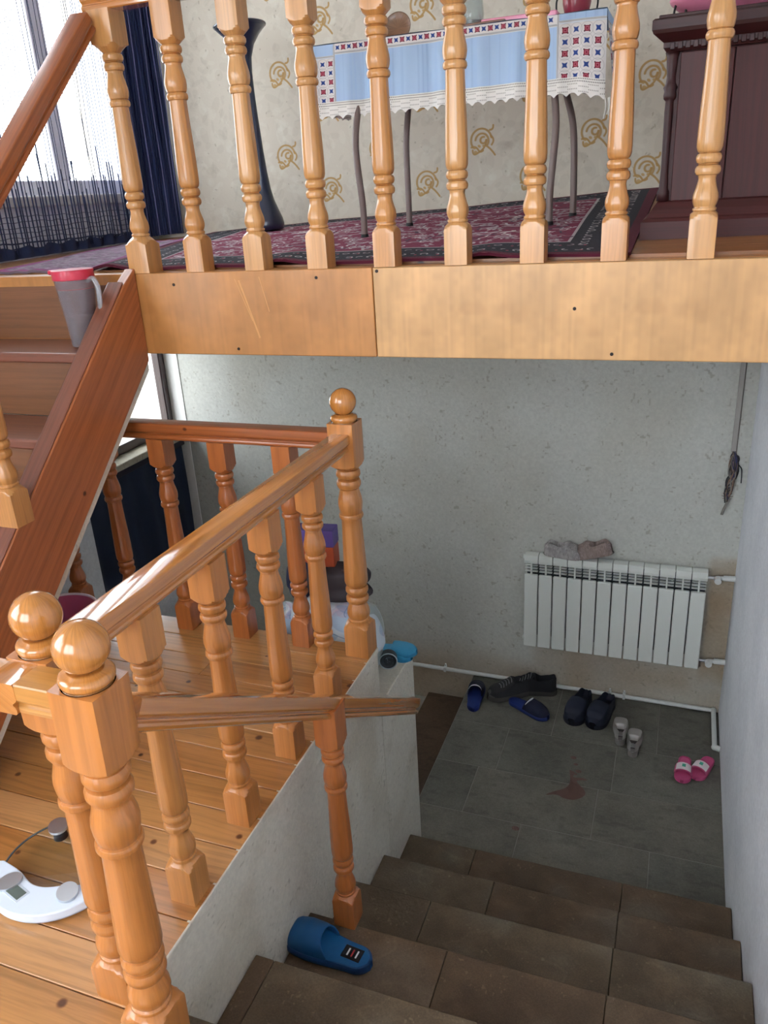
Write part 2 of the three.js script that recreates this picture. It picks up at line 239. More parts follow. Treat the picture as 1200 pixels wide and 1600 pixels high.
// ---------------------------------------------------------------- gallery: fascia, slab, floor boards, sloping a little
{
  structure('ceiling_gallery', box(XL, XR, 1.06, 1.28, ZB, 0, 'x', 0), M.ceiling);
  const fa = structGroup('trim_5'), z0 = 0, z1 = BZ; part('fascia_board', box(XL, .054, 1.057, YU, z0, z1, 'x', .004, .4, .1), M.beamA, fa); part('fascia_board', box(.056, XR, 1.057, YU - .001, z0, z1, 'x', .004, 0, .35), M.beamB, fa);
  for (const [xa, ya, xb, yb, w] of [[-.41, 1.30, -.355, 1.115, .006], [-.425, 1.305, -.375, 1.17, .003], [-.335, 1.31, -.31, 1.2, .003]]) { const g = new RoundedBoxGeometry(w, Math.hypot(xb - xa, yb - ya), .0008, 1, .0003); g.rotateZ(Math.atan2(xb - xa, ya - yb)); g.translate((xa + xb) / 2, (ya + yb) / 2, z1 + .0002); part('scuff', boxUV(g), S({ color: 0xd0985a, roughness: .5 }), fa); }
  part('cap_strip', box(XL, XR, YU - .012, YU, -.06, -.001, 'x', .002), M.beamA, fa);
  for (const [x, y] of [[-.441, 1.078], [.77, 1.076], [.662, 1.203], [-.133, 1.303], [.07, 1.318], [-.66, 1.29]]) { const n = new THREE.CylinderGeometry(.005, .005, .004, 10); n.rotateX(Math.PI / 2); n.translate(x, y, z1); part('nail', n, M.nail, fa); }
  const f = structGroup('floor_gallery'), r = rng(77);
  for (let i = 0; i < 16; i++) { // boards along x, each follows the sag
    const a = ZB + (i / 16) * (-.06 - ZB), b = ZB + ((i + 1) / 16) * (-.06 - ZB) - .002; const top = grid(12, 1, (u, v) => { const x = lerp(XL, XR, u), z = lerp(b, a, v); return [x, Yf(x, z), z]; }), front = grid(12, 1, (u, v) => { const x = lerp(XL, XR, u); return [x, Yf(x, b) - .03 * (1 - v), b]; });
    part('plank', boxUV(join([top, front]), 'x', r(), r()), M.galleryPlank[i % 2], f);
  }
}

// ---------------------------------------------------------------- turned posts and rails
const ringPts = (y0, y1, r, n = 5) => { const o = [], h = y1 - y0; for (let i = 0; i <= n; i++) { const a = -Math.PI / 2 + Math.PI * i / n; o.push([y0 + h / 2 + h / 2 * Math.sin(a), r - h * .35 + h * .35 * Math.cos(a)]); } return o; };
function turned(hw, prof, segs = 40) { // square stock turned to a profile of [y, r]
  const n = prof.length, pos = [], uv = [], idx = [];
  prof.forEach(([y, r]) => { for (let i = 0; i <= segs; i++) { const a = i / segs * Math.PI * 2, c = Math.cos(a), s = Math.sin(a), q = Math.min(r, hw / Math.max(Math.abs(c), Math.abs(s)), hw * 1.375); pos.push(q * c, y, q * s); uv.push(i / segs * hw * 6.6, y); } });
  for (let j = 0; j + 1 < n; j++) for (let i = 0; i < segs; i++) { const a = j * (segs + 1) + i, b = a + segs + 1; idx.push(a, b, b + 1, a, b + 1, a + 1); }
  for (const [j, up] of [[0, 0], [n - 1, 1]]) { const c = pos.length / 3; pos.push(0, prof[j][0], 0); uv.push(0, prof[j][0]); for (let i = 0; i < segs; i++) { const a = j * (segs + 1) + i; up ? idx.push(a, c, a + 1) : idx.push(a, a + 1, c); } }
  const g = new THREE.BufferGeometry(); g.setAttribute('position', new THREE.Float32BufferAttribute(pos, 3)); g.setAttribute('uv', new THREE.Float32BufferAttribute(uv, 2)); g.setIndex(idx); return toCreasedNormals(g, .6);
}
const BIG = 1;
function balusterProfile(top, foot = .0) {
  return [[-foot, BIG], [.092, BIG], [.095, .0495], [.1, .046], [.105, .041], [.11, .0355], [.114, .0305], [.116, .029], ...ringPts(.117, .126, .030, 4), [.128, .0265], [.134, .0295], [.142, .0318], [.150, .032], [.160, .0305], [.172, .0265], [.184, .0232], [.194, .0215], [.201, .0225],
    ...ringPts(.203, .228, .0318), [.229, .026], ...ringPts(.231, .256, .0318), [.258, .027], [.262, .0295], [.27, .0318], [.285, .0325], [.33, .0318], [.38, .0302], [.43, .0283], [.47, .0272], [.503, .0265], ...ringPts(.506, .528, .0338), [.530, .0295], [.538, .0322], [.55, .0338], [.562, .033], [.578, .0295], [.592, .026], [.602, .0245], [.606, .0255],
    ...ringPts(.608, .631, .0328), [.632, .0275], ...ringPts(.634, .657, .0335), [.659, .028], [.662, .031], [.667, .0365], [.672, .042], [.677, .0475], [.681, BIG], [top, BIG]];
}
const balGeo = turned(.0345, balusterProfile(.772)), balLong = turned(.0345, balusterProfile(.80)), balSlim = turned(.041, balusterProfile(.772));
const newelProfile = (foot = 0) => [[-foot, BIG], [.105, BIG], [.108, .066], [.114, .060], [.12, .053], [.126, .045], [.131, .038], ...ringPts(.132, .141, .039, 4), [.144, .034], [.152, .0385], [.163, .041], [.175, .040], [.188, .0355], [.198, .032], [.203, .031],
  ...ringPts(.205, .237, .0405), [.2385, .034], ...ringPts(.24, .272, .0405), [.275, .035], [.281, .039], [.29, .041], [.32, .0405], [.38, .0385], [.44, .0365], [.5, .0345], [.522, .034], ...ringPts(.526, .546, .0418), [.549, .037], [.565, .040], [.582, .0415], [.597, .040], [.612, .036], [.626, .0325], [.632, .0325],
  ...ringPts(.634, .667, .0412), [.6685, .035], ...ringPts(.67, .702, .0412), [.704, .036], [.708, .041], [.713, .05], [.718, .058], [.722, BIG], [.862, BIG]];
const newelGeo = turned(.0445, newelProfile(), 48), newelLong = turned(.0445, newelProfile(.168), 48);
const finial = (() => { const pts = [[.001, .862], [.0425, .8622]]; for (const [y, r] of ringPts(.863, .884, .0445)) pts.push([r, y]); pts.push([.03, .886], [.0285, .889]); for (let i = 3; i <= 24; i++) { const a = -Math.PI / 2 + Math.PI * i / 24; pts.push([Math.max(.0005, .0437 * Math.cos(a)), .926 + .0437 * Math.sin(a)]); } return lathe(pts.filter(([r, y], i) => i < 2 || y > .8625), 40); })();
const railShape = (() => { const h = [[.0, 0], [.024, 0], [.0275, .003], [.0285, .009], [.0265, .0145], [.0225, .0175], [.0225, .0205], [.026, .0235], [.0305, .027], [.0325, .031], [.0325, .0322], [.0325, .052], [.0325, .0535], [.0317, .0573], [.0293, .0595], [.0272, .06], [.0262, .06], [0, .06]]; return new THREE.Shape([...h, ...h.slice(1, -1).reverse().map(([x, y]) => [-x, y])].map((q) => new THREE.Vector2(...q))); })();
function railGeo(a, b) { // the rail's underside centre line goes from a to b
  const A = V(...a), B = V(...b), d = B.clone().sub(A), L = d.length(); d.normalize(); let g = new THREE.ExtrudeGeometry(railShape, { depth: L, bevelEnabled: false, steps: 1 }); const p = g.attributes.position; g = keep(g);
  const uv = new Float32Array(g.attributes.position.count * 2); for (let i = 0; i < g.attributes.position.count; i++) { uv[i * 2] = g.attributes.position.getX(i) + g.attributes.position.getY(i) * 1.3; uv[i * 2 + 1] = g.attributes.position.getZ(i); } g.setAttribute('uv', new THREE.BufferAttribute(uv, 2));
  const x = V(0, 1, 0).cross(d).normalize(), y = d.clone().cross(x), m = new THREE.Matrix4().makeBasis(x, y, d).setPosition(A); g = toCreasedNormals(g, .42); g.applyMatrix4(m); return g;
}
function baluster(parent, x, y, z, mat, geo = balGeo, turn = 0) { const m = part('baluster', geo, mat, parent); m.position.set(x, y, z); m.rotation.y = turn; return m; }
function newel(parent, x, y, z, mat, geo = newelGeo) { const m = part('newel_post', geo, mat, parent); m.position.set(x, y, z); const b = part('ball_finial', finial, M.ball, m); return m; }
const HR = .77;
{ // side railing along the edge above the stone stairs
  const t = thing('floor_railing', 'long pine railing along the wooden floor edge with ball posts at both ends', 'railing');
  newel(t, -.047, 0, .098, M.postLowLit[0]); newel(t, -.045, -.03, 1.462, M.postLowLit[1]);
  for (const [z, k] of [[1.215, 2], [.955, 1], [.675, 1], [.39, 1]]) baluster(t, -.047, 0, z, M.postLowLit[k === 2 ? 2 : k]);
  part('handrail', railGeo([-.047, HR, .115], [-.047, HR, 1.568]), M.rail, t); part('handrail', railGeo([-.30, HR - .0005, 1.535], [.068, HR - .0005, 1.535]), M.railPale, t);
}
{ // back railing
  const t = thing('back_railing', 'reddish pine railing across the back of the wooden floor below the gallery', 'railing');
  for (const x of [-.275, -.525, -.775, -1.03, -1.29, -1.55]) baluster(t, x, 0, .098, M.postRedLit[x > -.3 ? 0 : 1]);
  part('handrail', railGeo([XL + .01, HR, .098], [-.092, HR, .098]), M.railRed, t);
}
{ // rail going down beside the stone stairs
  const t = thing('stair_railing', 'short pine handrail sloping down beside the stone stairs on one baluster', 'railing');
  const n = newel(t, .094, -.014, 1.545, M.postLowLit[1], newelLong); n.rotation.z = -.033;
  const y = (z) => .735 + (z - 1.47) * .682; part('handrail', railGeo([.12, y(1.50) - .035, 1.5], [.128, y(.10) - .035, .1]), M.rail, t);
  const b = baluster(t, .128, -.546, .745, M.postRedLit[0], balLong); b.scale.y = 1.0;
}
{ // gallery railing
  const t = thing('gallery_railing', 'turned pine balustrade on the edge of the upper gallery', 'railing');
  const n = part('newel_post', balSlim, M.post[0], t); n.position.set(-.79, YU, -.005);
  for (let i = 1; i < 10; i++) baluster(t, -.7911 + .2216 * i, YU, 0, M.post[i % 3]);
  part('handrail', railGeo([-.85, YU + HR, 0], [XR, YU + HR, 0]), M.rail, t);
}
{ // wooden flight up to the gallery, its stringer and railing
  const s = thing('wooden_staircase', 'wooden flight with red brown stringer rising to the gallery', 'stairs'), X1 = -.807, X0 = -.847, sl = .92, y0 = 1.035;
  const low = (z) => y0 - sl * (z - .036), up = (z) => 1.362 - sl * (z - .036);
  const sideX = (pts, xa, xb, bev) => { const g = new THREE.ExtrudeGeometry(new THREE.Shape(pts.map(([z, y]) => new THREE.Vector2(z, y))), { depth: xb - xa - 2 * bev, bevelEnabled: bev > 0, bevelThickness: bev, bevelSize: bev, bevelOffset: -bev, bevelSegments: 2 }); g.rotateY(-Math.PI / 2); g.translate(xb - bev, 0, 0); return g; };
  const slopeUV = (g) => { g = g.index ? g.toNonIndexed() : g; const p = g.attributes.position, uv = new Float32Array(p.count * 2); for (let i = 0; i < p.count; i++) { const z = p.getZ(i), y = p.getY(i); uv[2 * i] = z * .677 + y * .736 + p.getX(i); uv[2 * i + 1] = z * .736 - y * .677; } g.setAttribute('uv', new THREE.BufferAttribute(uv, 2)); return g; };
  const stringer = (xa, xb) => slopeUV(sideX([[.037, low(.037)], [(y0 / sl) + .036, 0], [(1.362 / sl) + .036, 0], [.105, up(.105)], [.037, 1.345]], xa, xb, .004));
  part('stringer', stringer(X0, X1), M.stringer, s); part('stringer', stringer(-1.79, -1.75), M.stringer, s);
  const cap = (xa, xb) => slopeUV(sideX([[.1, up(.1) - .002], [1.45, up(1.45) - .002], [1.45, up(1.45) + .006], [.1, up(.1) + .006]], xa, xb, .005)); part('cap_moulding', cap(X0 - .03, X1 - .006), M.tread, s);
  const soff = sideX([[.037, low(.037) - .035], [1.1, low(1.1) - .035], [1.1, low(1.1) + .03], [.037, low(.037) + .03]], -1.75, X1 - .008, 0); part('soffit', boxUV(soff, 'z'), M.plaster, s);
  for (let k = 1; k < 6; k++) { const y = YU - .2215 * k, z = .036 + .24 * k; part('tread', box(-1.75, X0, y - .034, y, z - .24, z + .024, 'x', .008, k * .3, k * .17), M.tread, s); }
  for (let k = 0; k < 6; k++) { const y = YU - .2215 * k, z = .036 + .24 * k; part('riser', box(-1.75, X0, y - .2215, y - .035 + (k ? 0 : .0), z - .02, z, 'x', .002, k * .2, k), M.riser, s); }
  const t = thing('flight_railing', 'sloping handrail of the wooden flight with turned baluster, rising to the gallery', 'railing');
  const b1 = baluster(t, -.838, up(.735) - .025, .735, M.post[1], balGeo); const b2 = baluster(t, -.832, up(1.3) - .025, 1.3, M.post[0], balGeo); // the outer one stands by the near end of the flight
  part('handrail', railGeo([-.832, 2.045, .03], [-.832, 2.045 - .92 * 1.32, 1.35]), M.railRed, t);
}
// ---------------------------------------------------------------- radiator, pipes, wires
{
  const t = thing('radiator', 'white sectional radiator on the back wall above the stone landing', 'radiator', [0, 0, 0]), x0 = .222, x1 = 1.178, n = 12, w = (x1 - x0) / n, yb = -.955, yt = -.372, zf = -1.615;
  const sec = (() => {
    const f = box(-w / 2 + .0025, w / 2 - .0025, yb, yt - .118, zf - .022, zf, 'y', .006), rib = box(-.0045, .0045, yt - .12, yt - .04, zf - .03, zf - .006, 'y', .002), core = box(-.022, .022, yb + .03, yt - .03, zf - .075, zf - .03, 'y', .006);
    const head = (() => { const sh = new THREE.Shape([[0, 0], [.003, -.030], [0, -.046], [-.012, -.05], [-.02, -.045], [-.07, -.045], [-.078, -.03], [-.07, -.006], [-.035, .003], [-.012, .002]].map(([z, y]) => new THREE.Vector2(z, y))); const g = new THREE.ExtrudeGeometry(sh, { depth: w - .007, bevelEnabled: true, bevelThickness: .0015, bevelSize: .001, bevelSegments: 1 }); g.rotateY(-Math.PI / 2); g.translate((w - .007) / 2, yt, zf); return boxUV(g); })();
    const fins = [0, 1, 2].flatMap((k) => [-1, 1].map((s) => box(Math.min(s * .005, s * (w / 2 - .004)), Math.max(s * .005, s * (w / 2 - .004)), yt - .067 - k * .018, yt - .063 - k * .018, zf - .03, zf - .010, 'x', .001)));
    return { panel: join([f, head, rib]), core, fins: join(fins) };
  })();
  for (let i = 0; i < n; i++) { const m = part('radiator_section', sec.panel, M.radiator, t); m.position.x = x0 + w * (i + .5); part('louvre', sec.fins, M.radiator, m); part('water_channel', sec.core, M.radiatorShade, m); }
  part('shade_panel', box(x0 + .006, x1 - .006, yb + .04, yt - .05, zf - .083, zf - .074, 'x', .002), M.radiatorShade, t);  // inner parts coloured dark: shade of the gaps is put into their colour
  for (const [x, y] of [[x0 - .004, yt - .03], [x0 - .004, yb + .03]]) { const g = new THREE.CylinderGeometry(.014, .014, .014, 16); g.rotateZ(Math.PI / 2); g.translate(x, y, zf - .052); part('end_cap', g, M.radiator, t); }
  const br = [.35, 1.0].map((x) => box(x - .01, x + .01, yt - .1, yt - .06, ZB + .001, zf - .07, 'y', .002)); for (const g of br) part('wall_bracket', g, M.radiator, t);
  for (const [name, y, lab] of [['valve', yt - .045, 0], ['valve', yb + .035, 1]]) {
    const v = part('valve', bar([x1 - .006, y, zf - .045], [x1 + .05, y, zf - .045], .009, 14), M.silver, t);
    const kn = new THREE.CylinderGeometry(.017, .02, .03, 20); kn.rotateX(Math.PI / 2); kn.translate(x1 + .048, y, zf - .02); part('valve_knob', kn, M.pipe, v);
    part('union_nut', join([bar([x1 + .075, y + .004, zf - .045], [XR - .001, y + .006, zf - .045], .016, 8), bar([x1 + .05, y + .001, zf - .045], [x1 + .09, y + .004, zf - .045], .011, 12)]), M.pipe, v);
  }
}
{
  const t = thing('heating_pipe', 'white pipe along the foot of the back wall with elbow at the right wall', 'pipe'), y = -DROP + .022, z = ZB + .02, r = .0125;
  part('pipe_run', bar([-1.4, y + .004, z], [1.275, y - .001, z], r, 14), M.pipe, t); part('pipe_run', bar([1.283, y, z], [1.283, y, -1.36], r, 14), M.pipe, t);
  const el = (x, q) => { const s = new THREE.SphereGeometry(.0165, 16, 12); s.translate(x, y, q); return s; }; part('elbow', el(1.283, z), M.pipe, t); part('elbow', join([el(1.283, -1.36), bar([1.283, y, -1.36], [XR - .001, y - .004, -1.355], .0155, 14)]), M.pipe, t);
  for (const x of [-.28, .72, .8]) part('pipe_clip', join([box(x - .008, x + .008, y - .015, y + .019, ZB + .001, z + .014, 'y', .003), box(x - .005, x + .005, y + .015, y + .032, ZB + .001, ZB + .012, 'y', .002)]), M.pipe, t);
  for (const [x, yy] of [[.725, .012], [.79, .006]]) {}
}
{
  const t = thing('wall_conduit', 'grey cable duct running down the back wall near the right corner', 'cable duct'); part('duct', box(1.222, 1.245, .262, 1.055, ZB + .001, ZB + .016, 'y', .003), S({ color: 0xa5a19b, roughness: .7 }), t);
  part('duct_strip', box(1.2445, 1.2495, .25, 1.055, ZB + .001, ZB + .01, 'y', .001), S({ color: 0x6c6660, roughness: .8 }), t);
  const w = thing('cable_bundle', 'knotted bundle of dark cable ends hanging at the bottom of the wall duct', 'cable'); const r = rng(31), cols = [S({ color: 0x23222a, roughness: .6 }), S({ color: 0x8d8a82, roughness: .7 }), S({ color: 0x2a2a52, roughness: .6 }), S({ color: 0x8a6f5e, roughness: .7 }), S({ color: 0x5c5148, roughness: .7 })];
  for (let i = 0; i < 22; i++) { const a = r() * 6.3, q = .008 + r() * .02, pts = [[1.236 + (r() - .5) * .014, .265, ZB + .012 + r() * .008]]; for (let k = 1; k < 5; k++) pts.push([1.243 - k * .004 + Math.cos(a + k * (1.2 + r())) * q * (k < 4 ? 1 : .5), .265 - k * (.055 + r() * .016) + (i % 3) * .012, ZB + .016 + Math.abs(Math.sin(a + k)) * .016]); part('cable', tube(pts, .0022 + r() * .0016, 24, 6), cols[i % 5], w); }
  for (let i = 0; i < 10; i++) { const a = i / 10 * 6.28, cx = 1.228, cy = .03; part('cable_end', tube([[cx, cy + .004, ZB + .015], [cx + Math.cos(a) * .012, cy + Math.sin(a) * .013, ZB + .026], [cx + Math.cos(a) * .026, cy + Math.sin(a) * .026, ZB + .016]], .0018, 8, 5), cols[i % 2 ? 1 : 3], w); }
  part('cable_knot', (() => { const g = new THREE.TorusKnotGeometry(.013, .0052, 60, 8, 2, 3); g.scale(1, 1.6, .8); g.translate(1.241, .225, ZB + .02); return g; })(), cols[0], w); part('cable_knot', (() => { const g = new THREE.TorusKnotGeometry(.014, .0048, 60, 8, 3, 2); g.scale(1, 1.9, .7); g.translate(1.243, .165, ZB + .018); return g; })(), cols[4], w);
  part('cable', tube([[1.25, .21, ZB + .02], [1.275, .185, ZB + .024], [1.282, .15, ZB + .012], [1.285, .1, ZB + .008]], .003, 20, 6), cols[0], w); part('cable', tube([[1.24, .02, ZB + .016], [1.222, -.03, ZB + .02], [1.212, -.075, ZB + .008]], .007, 16, 6), cols[1], w);
}

// ---------------------------------------------------------------- shoes
const footW = (s) => Math.pow(clamp(Math.sin(Math.PI * clamp(s * .5 + .02 + (s > .5 ? (s - .5) * .94 : 0), 0, 1))), .0) * (s < .16 ? Math.sqrt(1 - ((.16 - s) / .16) ** 2) * .72 : s > .78 ? Math.sqrt(Math.max(0, 1 - ((s - .78) / .22) ** 2)) : lerp(.72, 1, smooth(.16, .72, s)));
// upper: across q in -1..1; outer wall climbs from the sole to the rim, inside drops to the insole where the shoe is open
function upperGeo(L, W, hs, open, base, lift = () => 0, bend = 0, wf = footW) {
  return grid(28, 36, (u, v) => {
    const s = .012 + v * .976, q = u * 2 - 1, a = Math.abs(q), w = Math.max(.001, wf(s) * W / 2), h = interp(hs, s), o = interp(open, s); let x, y;
    if (a > .5) { const k = (1 - a) / .5; x = w * (1 - .2 * k * k); y = h * Math.sin(k * Math.PI / 2); }
    else { const k = a / .5, closed = h * (1 + .16 * (1 - k * k)), inside = lerp(Math.min(h, .008), h, smooth(.66, .97, k)); x = .8 * w * k * (o > .5 && k < .97 ? 1 : 1); y = lerp(closed, inside, o); }
    return [Math.sign(q) * x + bend * Math.sin(s * 3.14) * W, base + y + lift(s), (s - .5) * L];
  });
}
function soleGeo(L, W, th, lift = () => 0, bend = 0, grow = 1.05, wf = footW) {
  return toCreasedNormals(grid(24, 32, (u, v) => { const s = v, w = Math.max(.0005, wf(clamp(s, .004, .996)) * W / 2 * grow), c = [[-.94, 0], [-1, .25], [-1, .8], [-.96, 1], [.96, 1], [1, .8], [1, .25], [.94, 0], [-.94, 0]], p = u * 8, i = Math.min(7, Math.floor(p)), k = p - i, q = [lerp(c[i][0], c[i + 1][0], k), lerp(c[i][1], c[i + 1][1], k)]; return [q[0] * w + bend * Math.sin(s * 3.14) * W, q[1] * th + lift(s), (s - .5) * L * 1.02]; }), .8);
}
// toe towards +z of the shoe
const MULE_H = [[0, .012], [.12, .012], [.3, .010], [.42, .014], [.5, .045], [.6, .062], [.75, .055], [.9, .040], [1, .012]], MULE_O = [[.46, 1], [.56, 0]];
// vamp: a shell over the front of the foot, open towards the heel
function vampGeo(L, W, hs, base, bend, s0 = .42, th = .004) {
  const f = (off) => (u, v) => { const q = u * 2 - 1, e = s0 + .1 * (1 - q * q), s = lerp(e, .995, v), w = footW(s) * W / 2 * .99 - off, h = Math.max(.004, interp(hs, s) - off), a = (1 - Math.abs(q)) * Math.PI / 2; return [Math.sign(q) * Math.max(0, w) * Math.pow(Math.cos(a), .8) + bend * Math.sin(s * 3.14) * W, base + h * Math.pow(Math.sin(a), .75), (s - .5) * L - off * v]; };
  const rimPts = []; for (let i = 1; i < 20; i++) { const p = f(th / 2)(i / 20, 0); rimPts.push(p); }
  return { shell: join([grid(30, 24, f(0)), grid(30, 24, f(th))]), rim: tube(rimPts, th * .62, 50, 8) };
}
function mule(name, label, pos, turn, group, { L, W, th, hs, up, sole, bed, bend = .03, tilt = 0 }) {
  const t = thing(name, label, 'slipper', pos, turn, group); t.rotation.order = 'YXZ'; t.rotation.x = tilt; part('sole', soleGeo(L, W, th, undefined, bend), sole, t); part('footbed', soleGeo(L * .95, W * .9, .003, () => th - .0015, bend), bed || up, t);
  const v = vampGeo(L, W, hs, th * .8, bend), m = part('vamp', v.shell, up, t); part('vamp_rim', v.rim, up, m); return t;
}
const VH = [[.4, .062], [.55, .064], [.7, .058], [.85, .044], [.95, .028], [1, .012]];
function shoe(name, label, pos, turn, group, { L, W, th, hs, open, up, sole, bend = .03, lift, cat = 'shoe', tilt = 0 }) {
  const t = thing(name, label, cat, pos, turn, group); t.rotation.order = 'YXZ'; t.rotation.x = tilt; part('sole', soleGeo(L, W, th, lift, bend), sole, t); const u = part('upper', upperGeo(L, W, hs, open, th * .9, lift, bend), up, t); return t;
}
const dbl = (o) => S({ ...o, side: THREE.DoubleSide });
const rubber = (c, r = .55) => dbl({ color: c, roughness: r, bumpMap: rep(bumpTex, .12, .12), bumpScale: .0006 });
{ // blue house slipper on the stone step
  const t = mule('slipper', 'bright blue closed toe rubber slipper lying on the stone step', [.112, -.545, .868], -Math.PI / 2 - .1, null, { L: .285, W: .108, th: .026, hs: VH, up: rubber(0x11598f), sole: rubber(0x0d477c), bed: rubber(0x136098), bend: .04 });
  const ins = box(-.021, .021, 0, .003, -.03, .03, 'z', .002); ins.translate(0, .0275, -.085); const l = part('label_patch', ins, S({ color: 0x10151f, roughness: .5 }), t); l.userData.label = 'black patch with small red and white marks on the insole';
  for (const [z, c] of [[-.1, 0xd9dde0], [-.086, 0xb03038], [-.072, 0xd9dde0]]) part('label_mark', box(-.012, .012, .0298, .0312, z - .0025, z + .0025, 'x', .0005), S({ color: c, roughness: .6 }), l);
}
{ // pair of navy slides
  const mk = (label, pos, turn) => { const t = mule('navy_slipper', label, pos, turn, 'navy slippers by the dark trainers', { L: .265, W: .098, th: .022, hs: VH, up: rubber(0x111a36, .8), sole: rubber(0x1b2f70), bed: rubber(0x1c3274, .7) });
    const g = grid(14, 3, (u, v) => { const q = lerp(-.62, .62, u), e = .42 + .1 * (1 - q * q), s = e + .012 + v * .045 * (1 - Math.abs(q)), w = footW(s) * .049 * .99 + .001, h = interp(VH, s) + .0012, a = (1 - Math.abs(q)) * Math.PI / 2; return [Math.sign(q) * w * Math.pow(Math.cos(a), .8) + .03 * Math.sin(s * 3.14) * .098, .0176 + h * Math.pow(Math.sin(a), .75), (s - .5) * .265]; });
    part('stripe', g, dbl({ color: 0xdfe3ea, roughness: .6 }), t); return t; };
  mk('navy slipper with white stripe beside the landing edge, toe to the wall', [-.03, -DROP, -1.475], Math.PI + .12); mk('navy slipper with white stripe lying slanted before the dark sneaker', [.292, -DROP, -1.44], 1.12);
}
{ // dark trainers
  const hs = [[0, .07], [.05, .094], [.18, .08], [.34, .07], [.47, .082], [.58, .066], [.74, .046], [.9, .034], [1, .012]], open = [[0, 0], [.04, .6], [.08, 1], [.38, 1], [.46, 0]];
  const mk = (label, pos, turn, up, sole) => { const t = shoe('trainer', label, pos, turn, 'dark trainers by the back wall', { L: .29, W: .104, th: .03, hs, open, up: rubber(up, .8), sole: rubber(sole, .8), cat: 'shoe' });
    for (let i = 0; i < 5; i++) { const z = (.5 + i * .055 - .5) * .29 + .004, y = .03 + interp(hs, .5 + i * .055) * 1.13; part('lace', tube([[-.026, y - .012, z], [-.01, y + .002, z + .002], [.012, y + .002, z], [.03, y - .012, z + .004]], .0028, 12, 6), S({ color: 0x77787c, roughness: .9 }), t); }
    part('toe_cap', grid(14, 6, (u, v) => { const s = lerp(.9, .985, v), q = u * 2 - 1, w = footW(s) * .053, h = Math.min(.036, interp(hs, s) * .9 + .004); return [q * w + .03 * Math.sin(s * 3.14) * .104, .028 + h * Math.sqrt(Math.max(0, 1 - q * q)), (s - .5) * .295]; }), dbl({ color: 0x585655, roughness: .8 }), t); return t; };
  mk('grey and black lace up trainer at the back wall, toe towards the landing edge', [.165, -DROP, -1.565], -1.02, 0x2b2b2f, 0x4b4845);
  mk('black trainer half hidden behind the grey and black one', [.275, -DROP, -1.635], -1.5, 0x17181f, 0x3a3735);
}
{ // navy clogs
  const hs = [[0, .045], [.06, .06], [.2, .055], [.38, .058], [.5, .075], [.65, .074], [.85, .062], [.95, .045], [1, .012]], open = [[0, 0], [.05, 1], [.42, 1], [.52, 0]];
  for (const [label, pos, turn] of [['navy clog in front of the back wall, left of its pair', [.568, -DROP, -1.505], -.2], ['navy clog in front of the back wall, beside the silver shoes', [.692, -DROP, -1.50], -.26]]) {
    const t = shoe('clog', label, pos, turn, 'pair of navy clogs', { L: .275, W: .118, th: .024, hs, open, up: rubber(0x121a30, .6), sole: rubber(0x101626, .6), bend: 0, cat: 'shoe' });
    part('rivet', (() => { const g = new THREE.CylinderGeometry(.007, .007, .004, 12); g.rotateZ(Math.PI / 2 - .9); g.translate(-.047, .075, .005); return g; })(), S({ color: 0xb9c2cf, roughness: .4 }), t);
  }
}
{ // silver block heels, seen from behind
  const lift = (s) => .036 * (1 - smooth(.12, .62, s)), hs = [[0, .05], [.05, .058], [.2, .048], [.4, .036], [.58, .036], [.72, .034], [.9, .026], [1, .008]], open = [[0, 0], [.045, .5], [.09, 1], [.52, 1], [.6, 0]];
  for (const [label, pos, turn] of [['silver block heel pump facing the wall, next to the navy clogs', [.808, -DROP, -1.375], Math.PI + .05], ['silver block heel pump facing the wall, nearer the pink slides', [.884, -DROP, -1.295], Math.PI - .02]]) {
    const t = shoe('heeled_pump', label, pos, turn, 'pair of silver pumps', { L: .235, W: .08, th: .007, hs, open, up: dbl({ color: 0xa9a5a1, roughness: .38, metalness: .25 }), sole: S({ color: 0x8b8681, roughness: .5 }), bend: .02, lift, cat: 'shoe' });
    part('heel', (() => { const g = new THREE.CylinderGeometry(.027, .025, .036, 24); g.scale(1, 1, 1.0); g.translate(0, .018, -.084); return g; })(), S({ color: 0x8f8a86, roughness: .45, metalness: .1 }), t);
    part('heel_band', (() => { const g = new THREE.CylinderGeometry(.0285, .0285, .006, 24); g.translate(0, .036, -.084); return g; })(), M.silver, t);
    part('insole', grid(10, 14, (u, v) => { const s = lerp(.06, .56, v), w = footW(s) * .026; return [(u * 2 - 1) * w, .0175 + lift(s), (s - .5) * .235]; }), dbl({ color: 0x4a4142, roughness: .8 }), t);
  }
}
